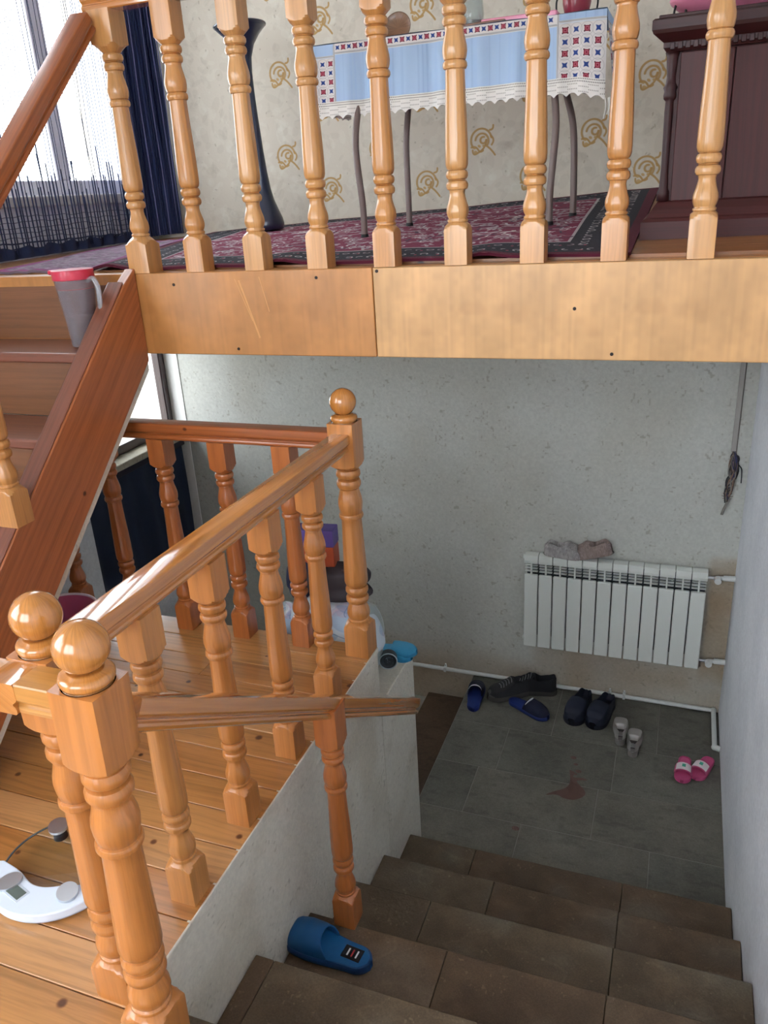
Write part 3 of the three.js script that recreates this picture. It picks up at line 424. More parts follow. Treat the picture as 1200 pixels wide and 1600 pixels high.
{ // pink slides
  for (const [label, pos, turn] of [['small pink slide with white strap, left one of the pair by the right wall', [1.135, -DROP, -1.15], -.08], ['small pink slide with white strap, touching the right wall', [1.225, -DROP, -1.185], -.42]]) {
    const t = thing('slide_sandal', label, 'sandal', pos, turn, 'pair of pink slides'), L = .185, W = .078; part('sole', soleGeo(L, W, .02, undefined, .02), rubber(0xd4588c, .5), t);
    const rim = []; for (let i = 0; i <= 18; i++) { const s = lerp(.42, .01, Math.sin(i / 18 * Math.PI)), sd = i < 9 ? -1 : 1; rim.push([sd * footW(clamp(s, .015, 1)) * W / 2 * .97 * (i === 9 ? 0 : 1), .021, (s - .5) * L]); } part('rim', tube(rim, .004, 40, 6), rubber(0xc94a80, .5), t);
    const arch = (s0, s1, off, q0 = -1, q1 = 1) => grid(18, 5, (u, v) => { const q = lerp(q0, q1, u), s = lerp(s0, s1, v), w = W / 2 * 1.02 * lerp(.96, 1.0, v); const a = Math.asin(clamp(q, -1, 1)); return [Math.sin(a) * (w + off), .016 + (Math.cos(a) * lerp(.04, .032, v)) + off, (s - .5) * L]; });
    part('strap', join([arch(.5, .8, 0), arch(.5, .8, .004)]), dbl({ color: 0xd2578a, roughness: .5 }), t);
    const wp = part('strap_panel', arch(.53, .77, .0052, -.8, .8), dbl({ color: 0xe7dcdf, roughness: .55 }), t);
    part('leaf_motif', arch(.6, .7, .0066, -.18, .2), dbl({ color: 0x3d9c84, roughness: .55 }), wp);
  }
}
{ // light blue slippers and tape on the ledge
  const mk = (label, pos, turn, tilt) => mule('slipper', label, pos, turn, null, { L: .2, W: .085, th: .014, hs: VH.map(([s, h]) => [s, h * .5]), up: rubber(0x3fa6d4, .5), sole: rubber(0x2f93c4, .5), tilt });
  mk('light blue slipper lying flat on the white ledge behind the far post', [-.085, -.252, -.285], 1.35, 0); mk('light blue slipper stacked on another at the end of the white ledge', [-.07, -.236, -.28], 1.62, -.03);
  const t = thing('tape_roll', 'black and silver roll of tape standing on the ledge behind the far post', 'tape', [-.062, -.253, -.195]); const ring = lathe([[.022, -.018], [.034, -.018], [.036, -.016], [.036, .016], [.034, .018], [.022, .018], [.022, -.018]], 36); ring.rotateX(Math.PI / 2); ring.rotateY(.35); ring.translate(0, .036, 0); part('tape_ring', ring, S({ color: 0x2a2f36, roughness: .45 }), t);
  const core = lathe([[.0015, .0165], [.018, .0168], [.0225, .0175], [.0225, .0125], [.0015, .0125]], 30); core.rotateX(Math.PI / 2); core.rotateY(.35); core.translate(0, .036, 0); part('printed_core', core, S({ roughness: .5, map: canvasTex(128, 128, (g) => { g.fillStyle = '#20262e'; g.fillRect(0, 0, 128, 128); const r = rng(4); for (let i = 0; i < 40; i++) { g.fillStyle = r() < .5 ? '#8fa0ac' : '#4a5964'; g.fillRect(r() * 128, r() * 128, 4 + r() * 14, 3 + r() * 6); } }) }), t);
  const edge = new THREE.TorusGeometry(.0355, .0022, 8, 40); edge.rotateY(.35); edge.translate(.006, .036, .0175); part('tape_rim', edge, S({ color: 0xb4c4c8, roughness: .3 }), t);
}
{ // wool slippers on the radiator
  const wool = (c) => { const n = noiser(c); return S({ roughness: .98, side: THREE.DoubleSide, map: dataTex(256, 256, (u, v) => { const t = .82 + .22 * n(u, v, 30, 44) + .1 * (n(u, v, 90, 90) - .5), b = hexc(c); return b.map((q) => q * t); }), bumpMap: rep(bumpTex, .2, .2), bumpScale: .0012 }); };
  const mk = (label, pos, turn, col, k) => { const r = noiser(k), base = grid(28, 36, (u, v) => { const s = .012 + v * .976, q = u * 2 - 1, a = Math.abs(q), w = Math.max(.001, footW(s) * .045), h = interp([[0, .05], [.15, .078], [.4, .066], [.6, .076], [.8, .06], [1, .014]], s), o = interp([[.06, 0], [.14, 1], [.4, 1], [.5, 0]], s); const kk = a > .5 ? (1 - a) / .5 : a / .5; const x = (a > .5 ? w * (1 - .2 * kk * kk) : .8 * w * kk) * 1.1, y = a > .5 ? h * Math.sin(kk * Math.PI / 2) : lerp(h * (1 + .16 * (1 - kk * kk)), lerp(.012, h, smooth(.6, .97, kk)), o); return [Math.sign(q) * x, y * (1 + .1 * (r(u, v, 4, 4) - .5)), (s - .5) * .22]; });
    const t = thing('wool_slipper', label, 'slipper', pos, turn, null); part('knitted_body', base, wool(col), t); part('sole', soleGeo(.22, .09, .006), wool(0x8c8682), t); return t; };
  mk('grey knitted slipper drying on top of the radiator, left of its pair', [.435, -.369, -1.652], 1.5, 0xb3aeac, 41); const q = mk('pinkish grey knitted slipper tipped up on top of the radiator', [.592, -.352, -1.656], -1.62, 0xa8958e, 43); q.rotation.order = 'YXZ'; q.rotation.x = .26;
}

// ---------------------------------------------------------------- things on the wooden floor
{ // glass bathroom scale
  const t = thing('bathroom_scale', 'round clear glass bathroom scale with a white display housing on the wooden floor', 'scale', [-.40, 0, 1.25]), R = .142;
  const plate = lathe([[.001, .024], [R - .003, .024], [R, .026], [R, .029], [R - .003, .031], [.001, .031]], 64); part('glass_plate', plate, P({ color: 0xf6fcff, transmission: 1, roughness: .01, thickness: 0, ior: 1.45 }), t);
  const edge = new THREE.TorusGeometry(R + .0005, .0026, 8, 80); edge.rotateX(Math.PI / 2); edge.translate(0, .0275, 0); part('plate_edge', edge, S({ color: 0x55646a, roughness: .25, metalness: .3 }), t);
  const half = 1.25, sh = new THREE.Shape(); for (let i = 0; i <= 40; i++) { const a = lerp(-half, half, i / 40); sh[i ? 'lineTo' : 'moveTo'](Math.sin(a) * (R + .022), -Math.cos(a) * (R + .022)); } for (let i = 0; i <= 40; i++) { const a = lerp(half, -half, i / 40), q = lerp(.088, R + .006, Math.pow(Math.abs(a) / half, 5)); sh.lineTo(Math.sin(a) * q, -Math.cos(a) * q); }
  const hg = new THREE.ExtrudeGeometry(sh, { depth: .016, bevelEnabled: true, bevelThickness: .004, bevelSize: .004, bevelSegments: 3 }); hg.rotateX(-Math.PI / 2); hg.translate(0, .013, 0);
  const h = part('display_housing', hg, S({ color: 0xdde9f8, roughness: .3 }), t); h.rotation.y = .02; part('housing_base', (() => { const g = hg.clone(); g.scale(.97, .55, .97); g.translate(0, -.003, 0); return g; })(), S({ color: 0xb7c0d2, roughness: .4 }), t);
  part('lcd_frame', box(-.03, .03, .0325, .0345, .103, .139, 'x', .003), S({ color: 0xcbd6e2, roughness: .35 }), h).rotation.y = -.3; part('lcd_screen', box(-.025, .025, .034, .0355, .108, .134, 'x', .002), S({ color: 0x5e6a64, roughness: .25 }), h).rotation.y = -.3;
  for (const a of [-.62, .84, -2.37, 2.3]) { const r0 = .121, d = new THREE.CylinderGeometry(.025, .0255, .006, 32); d.scale(1, 1, 1.2); d.rotateY(a); d.translate(Math.sin(a) * r0, .0365, Math.cos(a) * r0); part('foot_sensor', d, M.silver, t); const f = new THREE.CylinderGeometry(.016, .018, .023, 20); f.translate(Math.sin(a) * r0, .0115, Math.cos(a) * r0); part('foot', f, M.black, t); }
}
{ const t = thing('plastic_bowl', 'pink plastic bowl with white rim on the floor under the wooden flight', 'bowl', [-1.215, 0, .31]); part('bowl_body', lathe([[.001, .004], [.085, .002], [.09, .006], [.12, .06], [.142, .112], [.1415, .114], [.138, .112], [.115, .06], [.086, .01], [.001, .009]], 48), P({ color: 0xc85f88, roughness: .35 }), t); const g = new THREE.TorusGeometry(.143, .0055, 10, 60); g.rotateX(Math.PI / 2); g.translate(0, .114, 0); part('rim', g, S({ color: 0xf0e2ea, roughness: .4 }), t); }
{ // jug on the first step below the gallery
  const t = thing('plastic_jug', 'clear plastic jug with red lid standing on the top wooden step', 'jug', [-.958, YU - .2215, .165]);
  const prof = [[.001, .002], [.042, .002], [.045, .006], [.05, .08], [.057, .15], [.064, .215], [.0645, .228], [.0615, .228], [.0605, .215], [.0535, .15], [.0465, .08], [.0415, .008], [.001, .007]];
  part('jug_body', lathe(prof, 48), P({ color: 0xd0c8cc, transmission: .78, roughness: .2, thickness: .0, ior: 1.45 }), t);
  part('milky_film', lathe([[.001, .0095], [.04, .0095], [.0445, .075], [.0475, .10], [.001, .101]], 40), P({ color: 0x6e5a5c, transmission: .3, roughness: .6, thickness: 0 }), t);
  const lid = part('lid', join([lathe([[.001, .252], [.066, .252], [.0675, .249], [.0675, .222], [.0655, .22], [.058, .22], [.058, .19], [.0555, .188], [.001, .188]], 48), box(-.085, -.05, .236, .252, -.03, .03, 'x', .006)]), P({ color: 0xd02f4c, roughness: .35, clearcoat: .3 }), t);
  part('handle', tube([[.058, .215, 0], [.085, .222, 0], [.099, .2, 0], [.098, .14, 0], [.088, .085, 0], [.064, .06, 0], [.049, .066, 0]], .0085, 40, 10), P({ color: 0xe9edf2, transmission: .75, roughness: .12, thickness: .0, ior: 1.45 }), t); t.rotation.y = -.1;
}
// ---------------------------------------------------------------- bags on the ledge behind the back railing
function lump(seed, [cx, cy, cz], [rx, ry, rz], amp, flat = .0, seg = 40) {
  const n = noiser(seed), g = grid(seg, seg, (u, v) => { const a = u * Math.PI * 2, b = v * Math.PI, d = 1 + amp * (n(u, v, 5, 4) - .5) + amp * .7 * (n(u, v, 11, 9) - .5) * Math.sin(b), sq = (q) => Math.sign(q) * Math.pow(Math.abs(q), .7); return [cx + rx * d * sq(Math.sin(b)) * Math.cos(a), Math.max(cy - ry * .98 * (1 - flat), cy + ry * (d) * -Math.cos(b)), cz + rz * d * sq(Math.sin(b)) * Math.sin(a)]; }); return g;
}
{
  const print = canvasTex(512, 512, (g) => { g.fillStyle = '#ccd8e2'; g.fillRect(0, 0, 512, 512); const r = rng(15); for (let i = 0; i < 70; i++) { g.fillStyle = ['rgba(110,150,195,.35)', 'rgba(240,246,250,.6)', 'rgba(86,120,170,.3)', 'rgba(200,120,150,.18)'][i % 4]; g.beginPath(); g.ellipse(r() * 512, r() * 512, 10 + r() * 50, 6 + r() * 26, r() * 3, 0, 7); g.fill(); } for (let i = 0; i < 26; i++) { g.strokeStyle = 'rgba(60,90,140,.5)'; g.lineWidth = 2 + r() * 3; g.beginPath(); const x = r() * 512, y = r() * 512; g.moveTo(x, y); g.quadraticCurveTo(x + 30, y + 20 - r() * 50, x + 40 - r() * 80, y + 40); g.stroke(); } });
  const t = thing('plastic_bag', 'full white and blue printed plastic bag on the ledge behind the back railing', 'bag'); const B = -.252;
  part('bag_body', lump(61, [-.27, B + .16, -.14], [.20, .16, .13], .3, 0), P({ map: print, roughness: .3, clearcoat: .3 }), t);
  part('bag_fold', lump(67, [-.47, B + .13, -.13], [.09, .125, .11], .35, 0, 24), P({ map: print, roughness: .3, clearcoat: .3 }), t);
  const c = thing('clear_bag', 'greyish translucent plastic bag leaning beside the white and blue printed bag', 'bag'); part('bag_body', lump(71, [-.15, B + .135, -.18], [.07, .135, .1], .25, 0, 28), P({ color: 0xb8c4c2, roughness: .35, transmission: .3, thickness: 0 }), c);
  const d = thing('dark_bag', 'dark brown cloth bag with navy part lying on the printed plastic bag', 'bag'); part('bag_body', lump(73, [-.27, B + .385, -.17], [.17, .075, .1], .35, 0), S({ color: 0x3a3338, roughness: .8 }), d); part('navy_flap', lump(79, [-.385, B + .40, -.13], [.055, .085, .07], .3, 0, 24), S({ color: 0x222b4a, roughness: .8 }), d); part('strap', tube([[-.2, B + .45, -.12], [-.14, B + .47, -.1], [-.1, B + .44, -.11], [-.12, B + .39, -.1]], .009, 24, 8), S({ color: 0x4b4244, roughness: .8 }), d);
  const o = thing('cardboard_box', 'purple and orange box standing on the dark bag behind the railing', 'box', [-.315, B + .455, -.16], .12); part('box_body', box(-.075, .075, 0, .085, -.035, .035, 'y', .004), S({ color: 0xb5502f, roughness: .5 }), o); part('box_lid', box(-.077, .077, .085, .155, -.037, .037, 'y', .004), S({ color: 0x5b4a94, roughness: .5 }), o);
}

// ---------------------------------------------------------------- the gallery's furniture
{ // rug that follows the floor
  const tex = canvasTex(1536, 1152, (g, W, H) => {
    const r = rng(44), rect = (m, c) => { g.fillStyle = c; g.fillRect(m, m, W - 2 * m, H - 2 * m); }; rect(0, '#571029'); rect(26, '#20202c');
    for (let k = 0; k < 2; k++) { const inset = 60 + k * 62, step = 30; for (let x = inset; x < W - inset; x += step) for (const y of [inset, H - inset]) { g.strokeStyle = k ? '#9c8f94' : '#b9b4b4'; g.lineWidth = 4; g.beginPath(); g.arc(x, y, 9, r() * 6, r() * 6 + 4); g.stroke(); g.fillStyle = '#a83a55'; if ((x / step | 0) % 2) { g.beginPath(); g.arc(x + 8, y + 10, 4, 0, 7); g.fill(); } } for (let y = inset; y < H - inset; y += step) for (const x of [inset, W - inset]) { g.strokeStyle = '#b9b4b4'; g.lineWidth = 4; g.beginPath(); g.arc(x, y, 9, r() * 6, r() * 6 + 4); g.stroke(); } }
    rect(158, '#b7aeb0'); rect(166, '#7a2444');
    for (let i = 0; i < 900; i++) { const x = 180 + r() * (W - 360), y = 180 + r() * (H - 360); g.save(); g.translate(x, y); g.rotate(r() * 6.3); g.strokeStyle = ['#c3b6ba', '#a3949c', '#cfc7c5', '#4a3348', '#b7a9ae', '#8c6a74'][i % 6]; g.lineWidth = 3 + r() * 7; g.beginPath(); g.moveTo(-24, 0); g.bezierCurveTo(-10, -26, 12, 24, 26, -4); g.stroke(); if (i % 5 === 0) { g.fillStyle = '#a4949a'; for (let k = 0; k < 5; k++) { g.rotate(1.257); g.beginPath(); g.ellipse(11, 0, 9, 5, 0, 0, 7); g.fill(); } g.fillStyle = '#6b1734'; g.beginPath(); g.arc(0, 0, 5, 0, 7); g.fill(); } g.restore(); }
    for (let i = 0; i < 26000; i++) { g.fillStyle = r() < .5 ? 'rgba(20,6,14,.16)' : 'rgba(230,215,220,.10)'; g.fillRect(r() * W, r() * H, 2 + r() * 4, 2); }
  });
  const mk = (name, label, FL, FR, BL, BR, mat, waves) => { const top = (u, v) => { const x = lerp(lerp(FL[0], FR[0], u), lerp(BL[0], BR[0], u), v), z = lerp(lerp(FL[1], FR[1], u), lerp(BL[1], BR[1], u), v); return [x, Yf(x, z) + .009 + waves * (Math.max(0, Math.sin(u * 17 + 1)) ** 6) * Math.max(0, 1 - v * 5) + .0015 * Math.sin(u * 31 + v * 11), z]; }; const a = grid(80, 40, top), edge = [[0, 0, 1, 0], [1, 0, 1, 1], [1, 1, 0, 1], [0, 1, 0, 0]].map(([a0, b0, a1, b1]) => grid(60, 1, (u, v) => { const q = top(lerp(a0, a1, u), lerp(b0, b1, u)); return [q[0], q[1] - .0085 * (1 - v), q[2]]; })); edge.forEach((e) => { const uv = e.attributes.uv; for (let i = 0; i < uv.count; i++) uv.setXY(i, .005, .005); }); tag(part(name, join([a, ...edge]), mat, null), label, 'rug'); };
  const rm = dbl({ map: tex, roughness: .98, bumpMap: rep(bumpTex, .05, .05), bumpScale: .002 }); mk('patterned_rug', 'burgundy patterned rug with black ornamented border on the gallery floor', [-1.05, -.045], [.80, -.045], [-1.55, -1.695], [.80, -1.695], rm, .014);
  const tex2 = canvasTex(256, 512, (g, W, H) => { g.fillStyle = '#6e5f6c'; g.fillRect(0, 0, W, H); const r = rng(46); for (let i = 0; i < 2600; i++) { g.fillStyle = ['rgba(150,130,150,.4)', 'rgba(60,46,60,.35)', 'rgba(170,160,165,.35)', 'rgba(110,60,100,.4)'][i % 4]; g.fillRect(r() * W, r() * H, 4 + r() * 22, 2 + r() * 5); } g.strokeStyle = '#7a2f66'; g.lineWidth = 16; g.strokeRect(10, 10, W - 20, H - 20); });
  mk('grey_runner', 'greyish purple runner rug beside the burgundy one under the string curtain', [-1.52, -.05], [-1.06, -.047], [-1.79, -1.2], [-1.42, -1.25], dbl({ map: tex2, roughness: .98 }), .003);
}
{ // table
  const t = thing('side_table', 'narrow table with bent brown metal legs standing against the gallery wall', 'table'), yt = 2.045; part('tabletop', box(-.39, .60, yt - .022, yt, -1.13, -.715, 'x', .006), varnish(0x7d4a30, redMap, .35), t); part('apron', box(-.30, .52, yt - .07, yt - .023, -1.06, -.76, 'x', .004), varnish(0x6d3f2a, redMap, .4), t);
  for (const [fx, fz, tx, tz, mx] of [[-.233, -.651, -.245, -.78, -.258], [.469, -.691, .450, -.78, .482], [-.155, -.97, -.135, -1.02, -.158], [.524, -.90, .430, -1.0, .512]]) { const y0 = Yf(fx, fz) + .0105; part('leg', tube([[tx, yt - .024, tz], [lerp(tx, mx, .6), yt - .2, lerp(tz, fz, .5)], [mx, lerp(y0, yt, .5), lerp(tz, fz, .8)], [fx, y0 + .1, fz], [fx, y0, fz]], .0125, 40, 12), M.metalLeg, t); const f = new THREE.CylinderGeometry(.014, .0155, .012, 16); f.translate(fx, y0 + .004, fz); part('foot_cap', f, M.black, t); }
}
{ // tablecloth: top, front drop, two end drops; the stitched pattern is printed thread work
  const sq = (g, x, y, s, a) => { g.fillStyle = a ? '#2f4a8e' : '#8f2038'; if (a) { g.beginPath(); for (let k = 0; k < 8; k++) { const q = k * Math.PI / 4 + Math.PI / 4, r = k % 2 ? s * .28 : s * .62; g.lineTo(x + Math.cos(q) * r, y + Math.sin(q) * r); } g.fill(); } else { g.fillRect(x - s * .42, y - s * .42, s * .84, s * .84); g.strokeStyle = '#c9808f'; g.lineWidth = s * .07; for (let k = -1; k < 2; k++) { g.strokeRect(x - s * .2, y - s * .2, s * .4, s * .4); } g.fillStyle = '#54303c'; for (const [i, j] of [[-1, -1], [1, -1], [1, 1], [-1, 1]]) g.fillRect(x + i * s * .4 - s * .1, y + j * s * .4 - s * .1, s * .2, s * .2); } };
  const hem = (g, x0, y0, x1, y1) => { g.fillStyle = '#e9eaec'; g.fillRect(x0, y0, x1 - x0, y1 - y0); g.fillStyle = '#23262c'; const v = y1 - y0 > x1 - x0, L = v ? y1 - y0 : x1 - x0, n = Math.round(L / 7.2); for (let i = 0; i < n; i++) for (let k = 0; k < 2; k++) { const p = (i + .25 + k * .5) * L / n; if (v) g.fillRect(x0 + 2 + k * 6, y0 + p - 1.6, 4, 3.4); else g.fillRect(x0 + p - 1.6, y0 + 2 + k * 6, 3.4, 4); } };
  const lattice = (g, x0, y0, x1, y1, st) => { g.fillStyle = '#e4e1df'; g.fillRect(x0, y0, x1 - x0, y1 - y0); for (let j = 0; y0 + st * (j + .6) < y1; j++) for (let i = 0; x0 + st * (i + .55) < x1; i++) { const x = x0 + st * (i + .55), y = y0 + st * (j + .6); g.strokeStyle = 'rgba(120,118,124,.55)'; g.lineWidth = 1.6; g.beginPath(); g.arc(x, y, st * .56, 0, 7); g.stroke(); sq(g, x, y, st * .58, (i + j) % 2); } };
  const lace = (g, x0, y0, x1, y1) => { g.fillStyle = '#f0eee8'; g.fillRect(x0, y0, x1 - x0, y1 - y0); const h = y1 - y0; for (let x = x0; x < x1; x += 11) for (let k = 0; k < 6; k++) { const q = k < 2 || ((x / 66 | 0) + k) % 2; g.fillStyle = k < 2 ? 'rgba(70,68,66,.8)' : 'rgba(112,108,100,.6)'; if (q) { g.beginPath(); g.ellipse(x + 3 + k % 2 * 5.5, y0 + h * (.08 + k * .13), 3, 3.6, 0, 0, 7); g.fill(); } } };
  const blue = (g, x0, y0, x1, y1) => { g.fillStyle = '#b3cfee'; g.fillRect(x0, y0, x1 - x0, y1 - y0); const r = rng(6); for (let i = 0; i < 60; i++) { g.fillStyle = i % 2 ? 'rgba(150,190,235,.12)' : 'rgba(90,120,170,.10)'; g.fillRect(x0 + r() * (x1 - x0), y0, 3 + r() * 14, y1 - y0); } };
  const K = 1900, cm = (m) => m * K, front = canvasTex(2014, 494, (g, W, H) => { // 1.06 m by 0.26 m
    blue(g, 0, 0, W, H); const xl = cm(.098), xr = cm(.90);
    g.fillStyle = '#e8e5e3'; g.fillRect(xl, 0, xr - xl, cm(.028)); for (let i = 0; xl + 22 + i * 43 < xr; i++) sq(g, xl + 22 + i * 43, cm(.014), 34, (i + 1) % 2); hem(g, xl, cm(.028), xr, cm(.037)); hem(g, xl - 12, 0, xl + 2, H - cm(.06)); hem(g, xr, 0, xr + 14, H - cm(.06));
    hem(g, 0, cm(.038), xl - 12, cm(.046)); lattice(g, 0, cm(.047), xl - 12, H - cm(.06), 60); hem(g, xr + 14, cm(.02), W, cm(.029)); lattice(g, xr + 14, cm(.03), W, H - cm(.05), 68); lace(g, 0, H - cm(.062), W, H);
  });
  front.flipY = true; const side = canvasTex(1024, 494, (g, W, H) => { blue(g, 0, 0, W, H); hem(g, 0, cm(.03), W, cm(.038)); lattice(g, 0, cm(.039), W, H - cm(.045), 62); lace(g, 0, H - cm(.06), W, H); });
  const t = thing('tablecloth', 'light blue tablecloth with cross stitch panels and white lace edge on the narrow table', 'tablecloth'), X0 = -.425, X1 = .64, YT = 2.054, ZF = -.70, fm = dbl({ map: front, roughness: .9 }), sm = dbl({ map: side, roughness: .9 });
  const wave = (u) => .009 * Math.sin(u * 29) + .006 * Math.sin(u * 53 + 1) + .003 * Math.sin(u * 97);
  const sc = (u) => .013 * Math.abs(Math.sin(u * 82)); const sheet = (f, th) => { const a = grid(330, 24, f); return a; };
  part('front_drop', sheet((u, v) => { const d = 1 - v, x = lerp(X0, X1, u), end = smooth(.9, 1, u) * .03; return [x + d * (u - .5) * .01, YT - d * (.250 + end * .6) + (d > .98 ? sc(u) : 0) - .002 * (1 - d), ZF + (d > .02 ? wave(u) * Math.min(1, d * 3) + .012 * d : -.001)]; }), fm, t);
  part('cloth_top', grid(40, 10, (u, v) => { const x = lerp(X0, X1, u), z = lerp(ZF, -1.135, v); return [x, YT + .0015 * Math.sin(u * 21 + v * 9), z]; }), dbl({ color: 0xb3cfee, roughness: .9 }), t);
  for (const [x, s] of [[X0, -1], [X1, 1]]) part('end_drop', grid(50, 18, (u, v) => { const d = 1 - v, z = lerp(ZF, -1.13, u); return [x + s * (d * .035 + .008 * Math.sin(u * 24) * d), YT - d * (s < 0 ? .225 : .27 + .03 * Math.sin(u * 6 + 2)) + (d > .98 ? .008 * Math.abs(Math.sin(u * 40)) : 0), z]; }), sm, t);
  const r = rng(90); for (let i = 0; i < 7; i++) { const x = .645 + r() * .02, z = ZF + .012 - r() * .02; part('lace_tassel', tube([[x, YT - .262, z], [x + .004, YT - .285 - r() * .01, z + .002], [x + (r() - .5) * .012, YT - .31 - r() * .02, z]], .0022, 10, 5), S({ color: 0xdedbd3, roughness: .95 }), t); }
}
{ // things on the table (mostly above the picture's edge)
  const y = 2.058; let t = thing('glass_jar', 'clear patterned glass jar standing on the blue tablecloth', 'jar', [.158, y, -.83]); part('jar_body', lathe([[.001, .002], [.034, .002], [.04, .008], [.043, .05], [.038, .1], [.03, .12], [.0295, .12], [.035, .098], [.0395, .05], [.036, .01], [.001, .008]], 36), P({ color: 0xe8ecea, transmission: .85, roughness: .1, thickness: 0 }), t); part('jar_content', lathe([[.001, .0095], [.034, .0095], [.037, .03], [.001, .032]], 28), S({ color: 0x77776f, roughness: .8 }), t); part('jar_lid', lathe([[.001, .14], [.03, .14], [.032, .137], [.032, .121], [.001, .121]], 30), M.silver, t);
  t = thing('dark_red_jar', 'dark red jar beside the clear glass jar on the tablecloth', 'jar', [.095, y, -.84]); part('jar_body', lathe([[.001, .002], [.026, .002], [.032, .01], [.034, .05], [.028, .085], [.022, .09], [.001, .09]], 32), P({ color: 0x3f1018, roughness: .25, clearcoat: .6 }), t); part('jar_lid', lathe([[.001, .104], [.022, .104], [.0235, .1], [.0235, .091], [.001, .091]], 28), M.black, t);
  t = thing('pink_tray', 'flat pink tray on the blue tablecloth', 'tray', [.335, y, -.86]); part('tray_base', (() => { const g = new RoundedBoxGeometry(.25, .008, .17, 3, .004); g.translate(0, .004, 0); return g; })(), M.pink, t); part('tray_rim', join([box(-.13, .13, .004, .022, .078, .088, 'x', .004), box(-.13, .13, .004, .022, -.088, -.078, 'x', .004), box(-.132, -.122, .004, .022, -.085, .085, 'z', .004), box(.122, .132, .004, .022, -.085, .085, 'z', .004)]), M.pink, t);
  t = thing('wooden_board', 'small brown wooden board beside the glass jar on the tablecloth', 'board', [.235, y, -.76]); part('board', box(-.085, .06, 0, .01, -.02, .02, 'x', .003), varnish(0x8a5638, redMap, .4), t);
  t = thing('red_pot', 'dark red pot with black wire handles on the right end of the tablecloth', 'pot', [.522, y, -.85]); part('pot_body', lathe([[.001, .006], [.034, .006], [.04, .012], [.048, .045], [.05, .09], [.046, .09], [.044, .045], [.036, .014], [.001, .012]], 36), P({ color: 0x8d1f33, roughness: .3, clearcoat: .6 }), t); for (const s of [-1, 1]) part('handle', tube([[s * .046, .07, 0], [s * .066, .066, 0], [s * .069, .03, 0], [s * .06, .008, 0], [s * .044, .012, 0]], .0032, 20, 8), M.black, t);
  t = thing('brown_dish', 'round brown dish standing upright at the back of the table', 'dish', [-.152, y, -.92]); const d = lathe([[.001, 0], [.03, .001], [.05, .008], [.054, .014], [.051, .014], [.047, .01], [.028, .005], [.001, .004]], 40); d.rotateX(Math.PI / 2 - .25); d.translate(0, .054, 0); part('dish_body', d, varnish(0x8a6244, redMap, .4), t); part('dish_stand', box(-.02, .02, 0, .012, -.02, .03, 'x', .003), varnish(0x6d4a34, redMap, .5), t);
}
{ // dark wooden chest
  const x0 = .852, x1 = XR - .004, zf = -.34, zb = -.92, yb = Yf(.85, zf) - .006, t = thing('wooden_chest', 'dark red brown wooden chest with carved cornice on the gallery floor', 'chest');
  part('carcass', box(x0 + .012, x1, yb + .06, 1.865, zb, zf - .012, 'y', .003), M.chest, t);
  const mould = (pts, name, mat) => { const sh = new THREE.Shape(pts.map((q) => new THREE.Vector2(...q))); const f = new THREE.ExtrudeGeometry(sh, { depth: x1 - x0 + .0, bevelEnabled: false }); f.rotateY(Math.PI / 2); f.translate(x0, 0, zf); const p = f.attributes.position; for (let i = 0; i < p.count; i++) { const o = p.getZ(i) - zf; if (p.getX(i) < x0 + .001 && o > 0) p.setX(i, x0 - o); } const g = boxUV(f, 'x'); g.computeVertexNormals(); return part(name, g, mat, t); };
  mould([[.2, yb], [-.045, yb], [-.045, yb + .052], [-.038, yb + .060], [-.03, yb + .064], [-.018, yb + .085], [-.004, yb + .105], [.004, yb + .11], [.2, yb + .11]], 'plinth', M.chest);
  mould([[.2, 1.862], [-.006, 1.862], [-.014, 1.872], [-.014, 1.885], [-.03, 1.897], [-.042, 1.906], [-.046, 1.915], [-.046, 1.938], [-.04, 1.943], [.2, 1.943]], 'cornice', M.chestDark);
  part('chest_top', box(x0 - .03, x1, 1.9431, 1.952, zb, zf + .03, 'x', .003), M.chestDark, t);
  for (let i = 0; i < 22; i++) part('dentil', box(x0 + .004 + i * .0205, x0 + .017 + i * .0205, 1.866, 1.884, zf + .002, zf + .02, 'y', .002), M.chestDark, t);
  part('corner_column', (() => { const g = lathe([[.001, yb + .11], [.018, yb + .11], [.018, yb + .135], [.013, yb + .145], [.0105, yb + .2], [.012, yb + .35], [.011, yb + .38], [.017, yb + .386], [.018, yb + .395], [.016, yb + .405], [.02, yb + .415], [.014, yb + .425], [.012, yb + .44], [.016, 1.85], [.02, 1.862], [.001, 1.862]], 24); g.translate(x0 + .012, 0, zf - .004); return g; })(), M.chestDark, t);
  for (let i = 0; i < 3; i++) part('front_board', box(x0 + .034 + i * .145, x0 + .177 + i * .145, yb + .108, 1.86, zf - .0125, zf - .002 - (i % 2) * .001, 'y', .003, i * .2, i * .3), M.chest, t);
  const p = thing('pink_basin', 'shallow pink plastic basin resting on top of the dark wooden chest', 'basin', [1.085, 1.9405, -.52]);
  const dish = lathe([[.001, .012], [.1, .014], [.16, .026], [.205, .048], [.225, .066], [.229, .075], [.224, .078], [.205, .066], [.16, .04], [.1, .026], [.001, .024]], 56); dish.scale(1.08, 1, .7); part('basin_body', dish, M.pink, p); 
  const st = thing('wire_rack', 'small dark wire rack under the left end of the pink basin', 'rack', [.872, 1.952, -.5]); part('rack_wire', tube([[-.02, .0035, .02], [-.012, .05, .012], [.012, .05, -.012], [.02, .0035, -.02]], .0035, 24, 6), M.black, st); part('rack_wire', tube([[.012, .0035, .03], [.02, .048, .02], [.038, .048, -.002], [.044, .0035, -.012]], .0035, 24, 6), M.black, st);
}
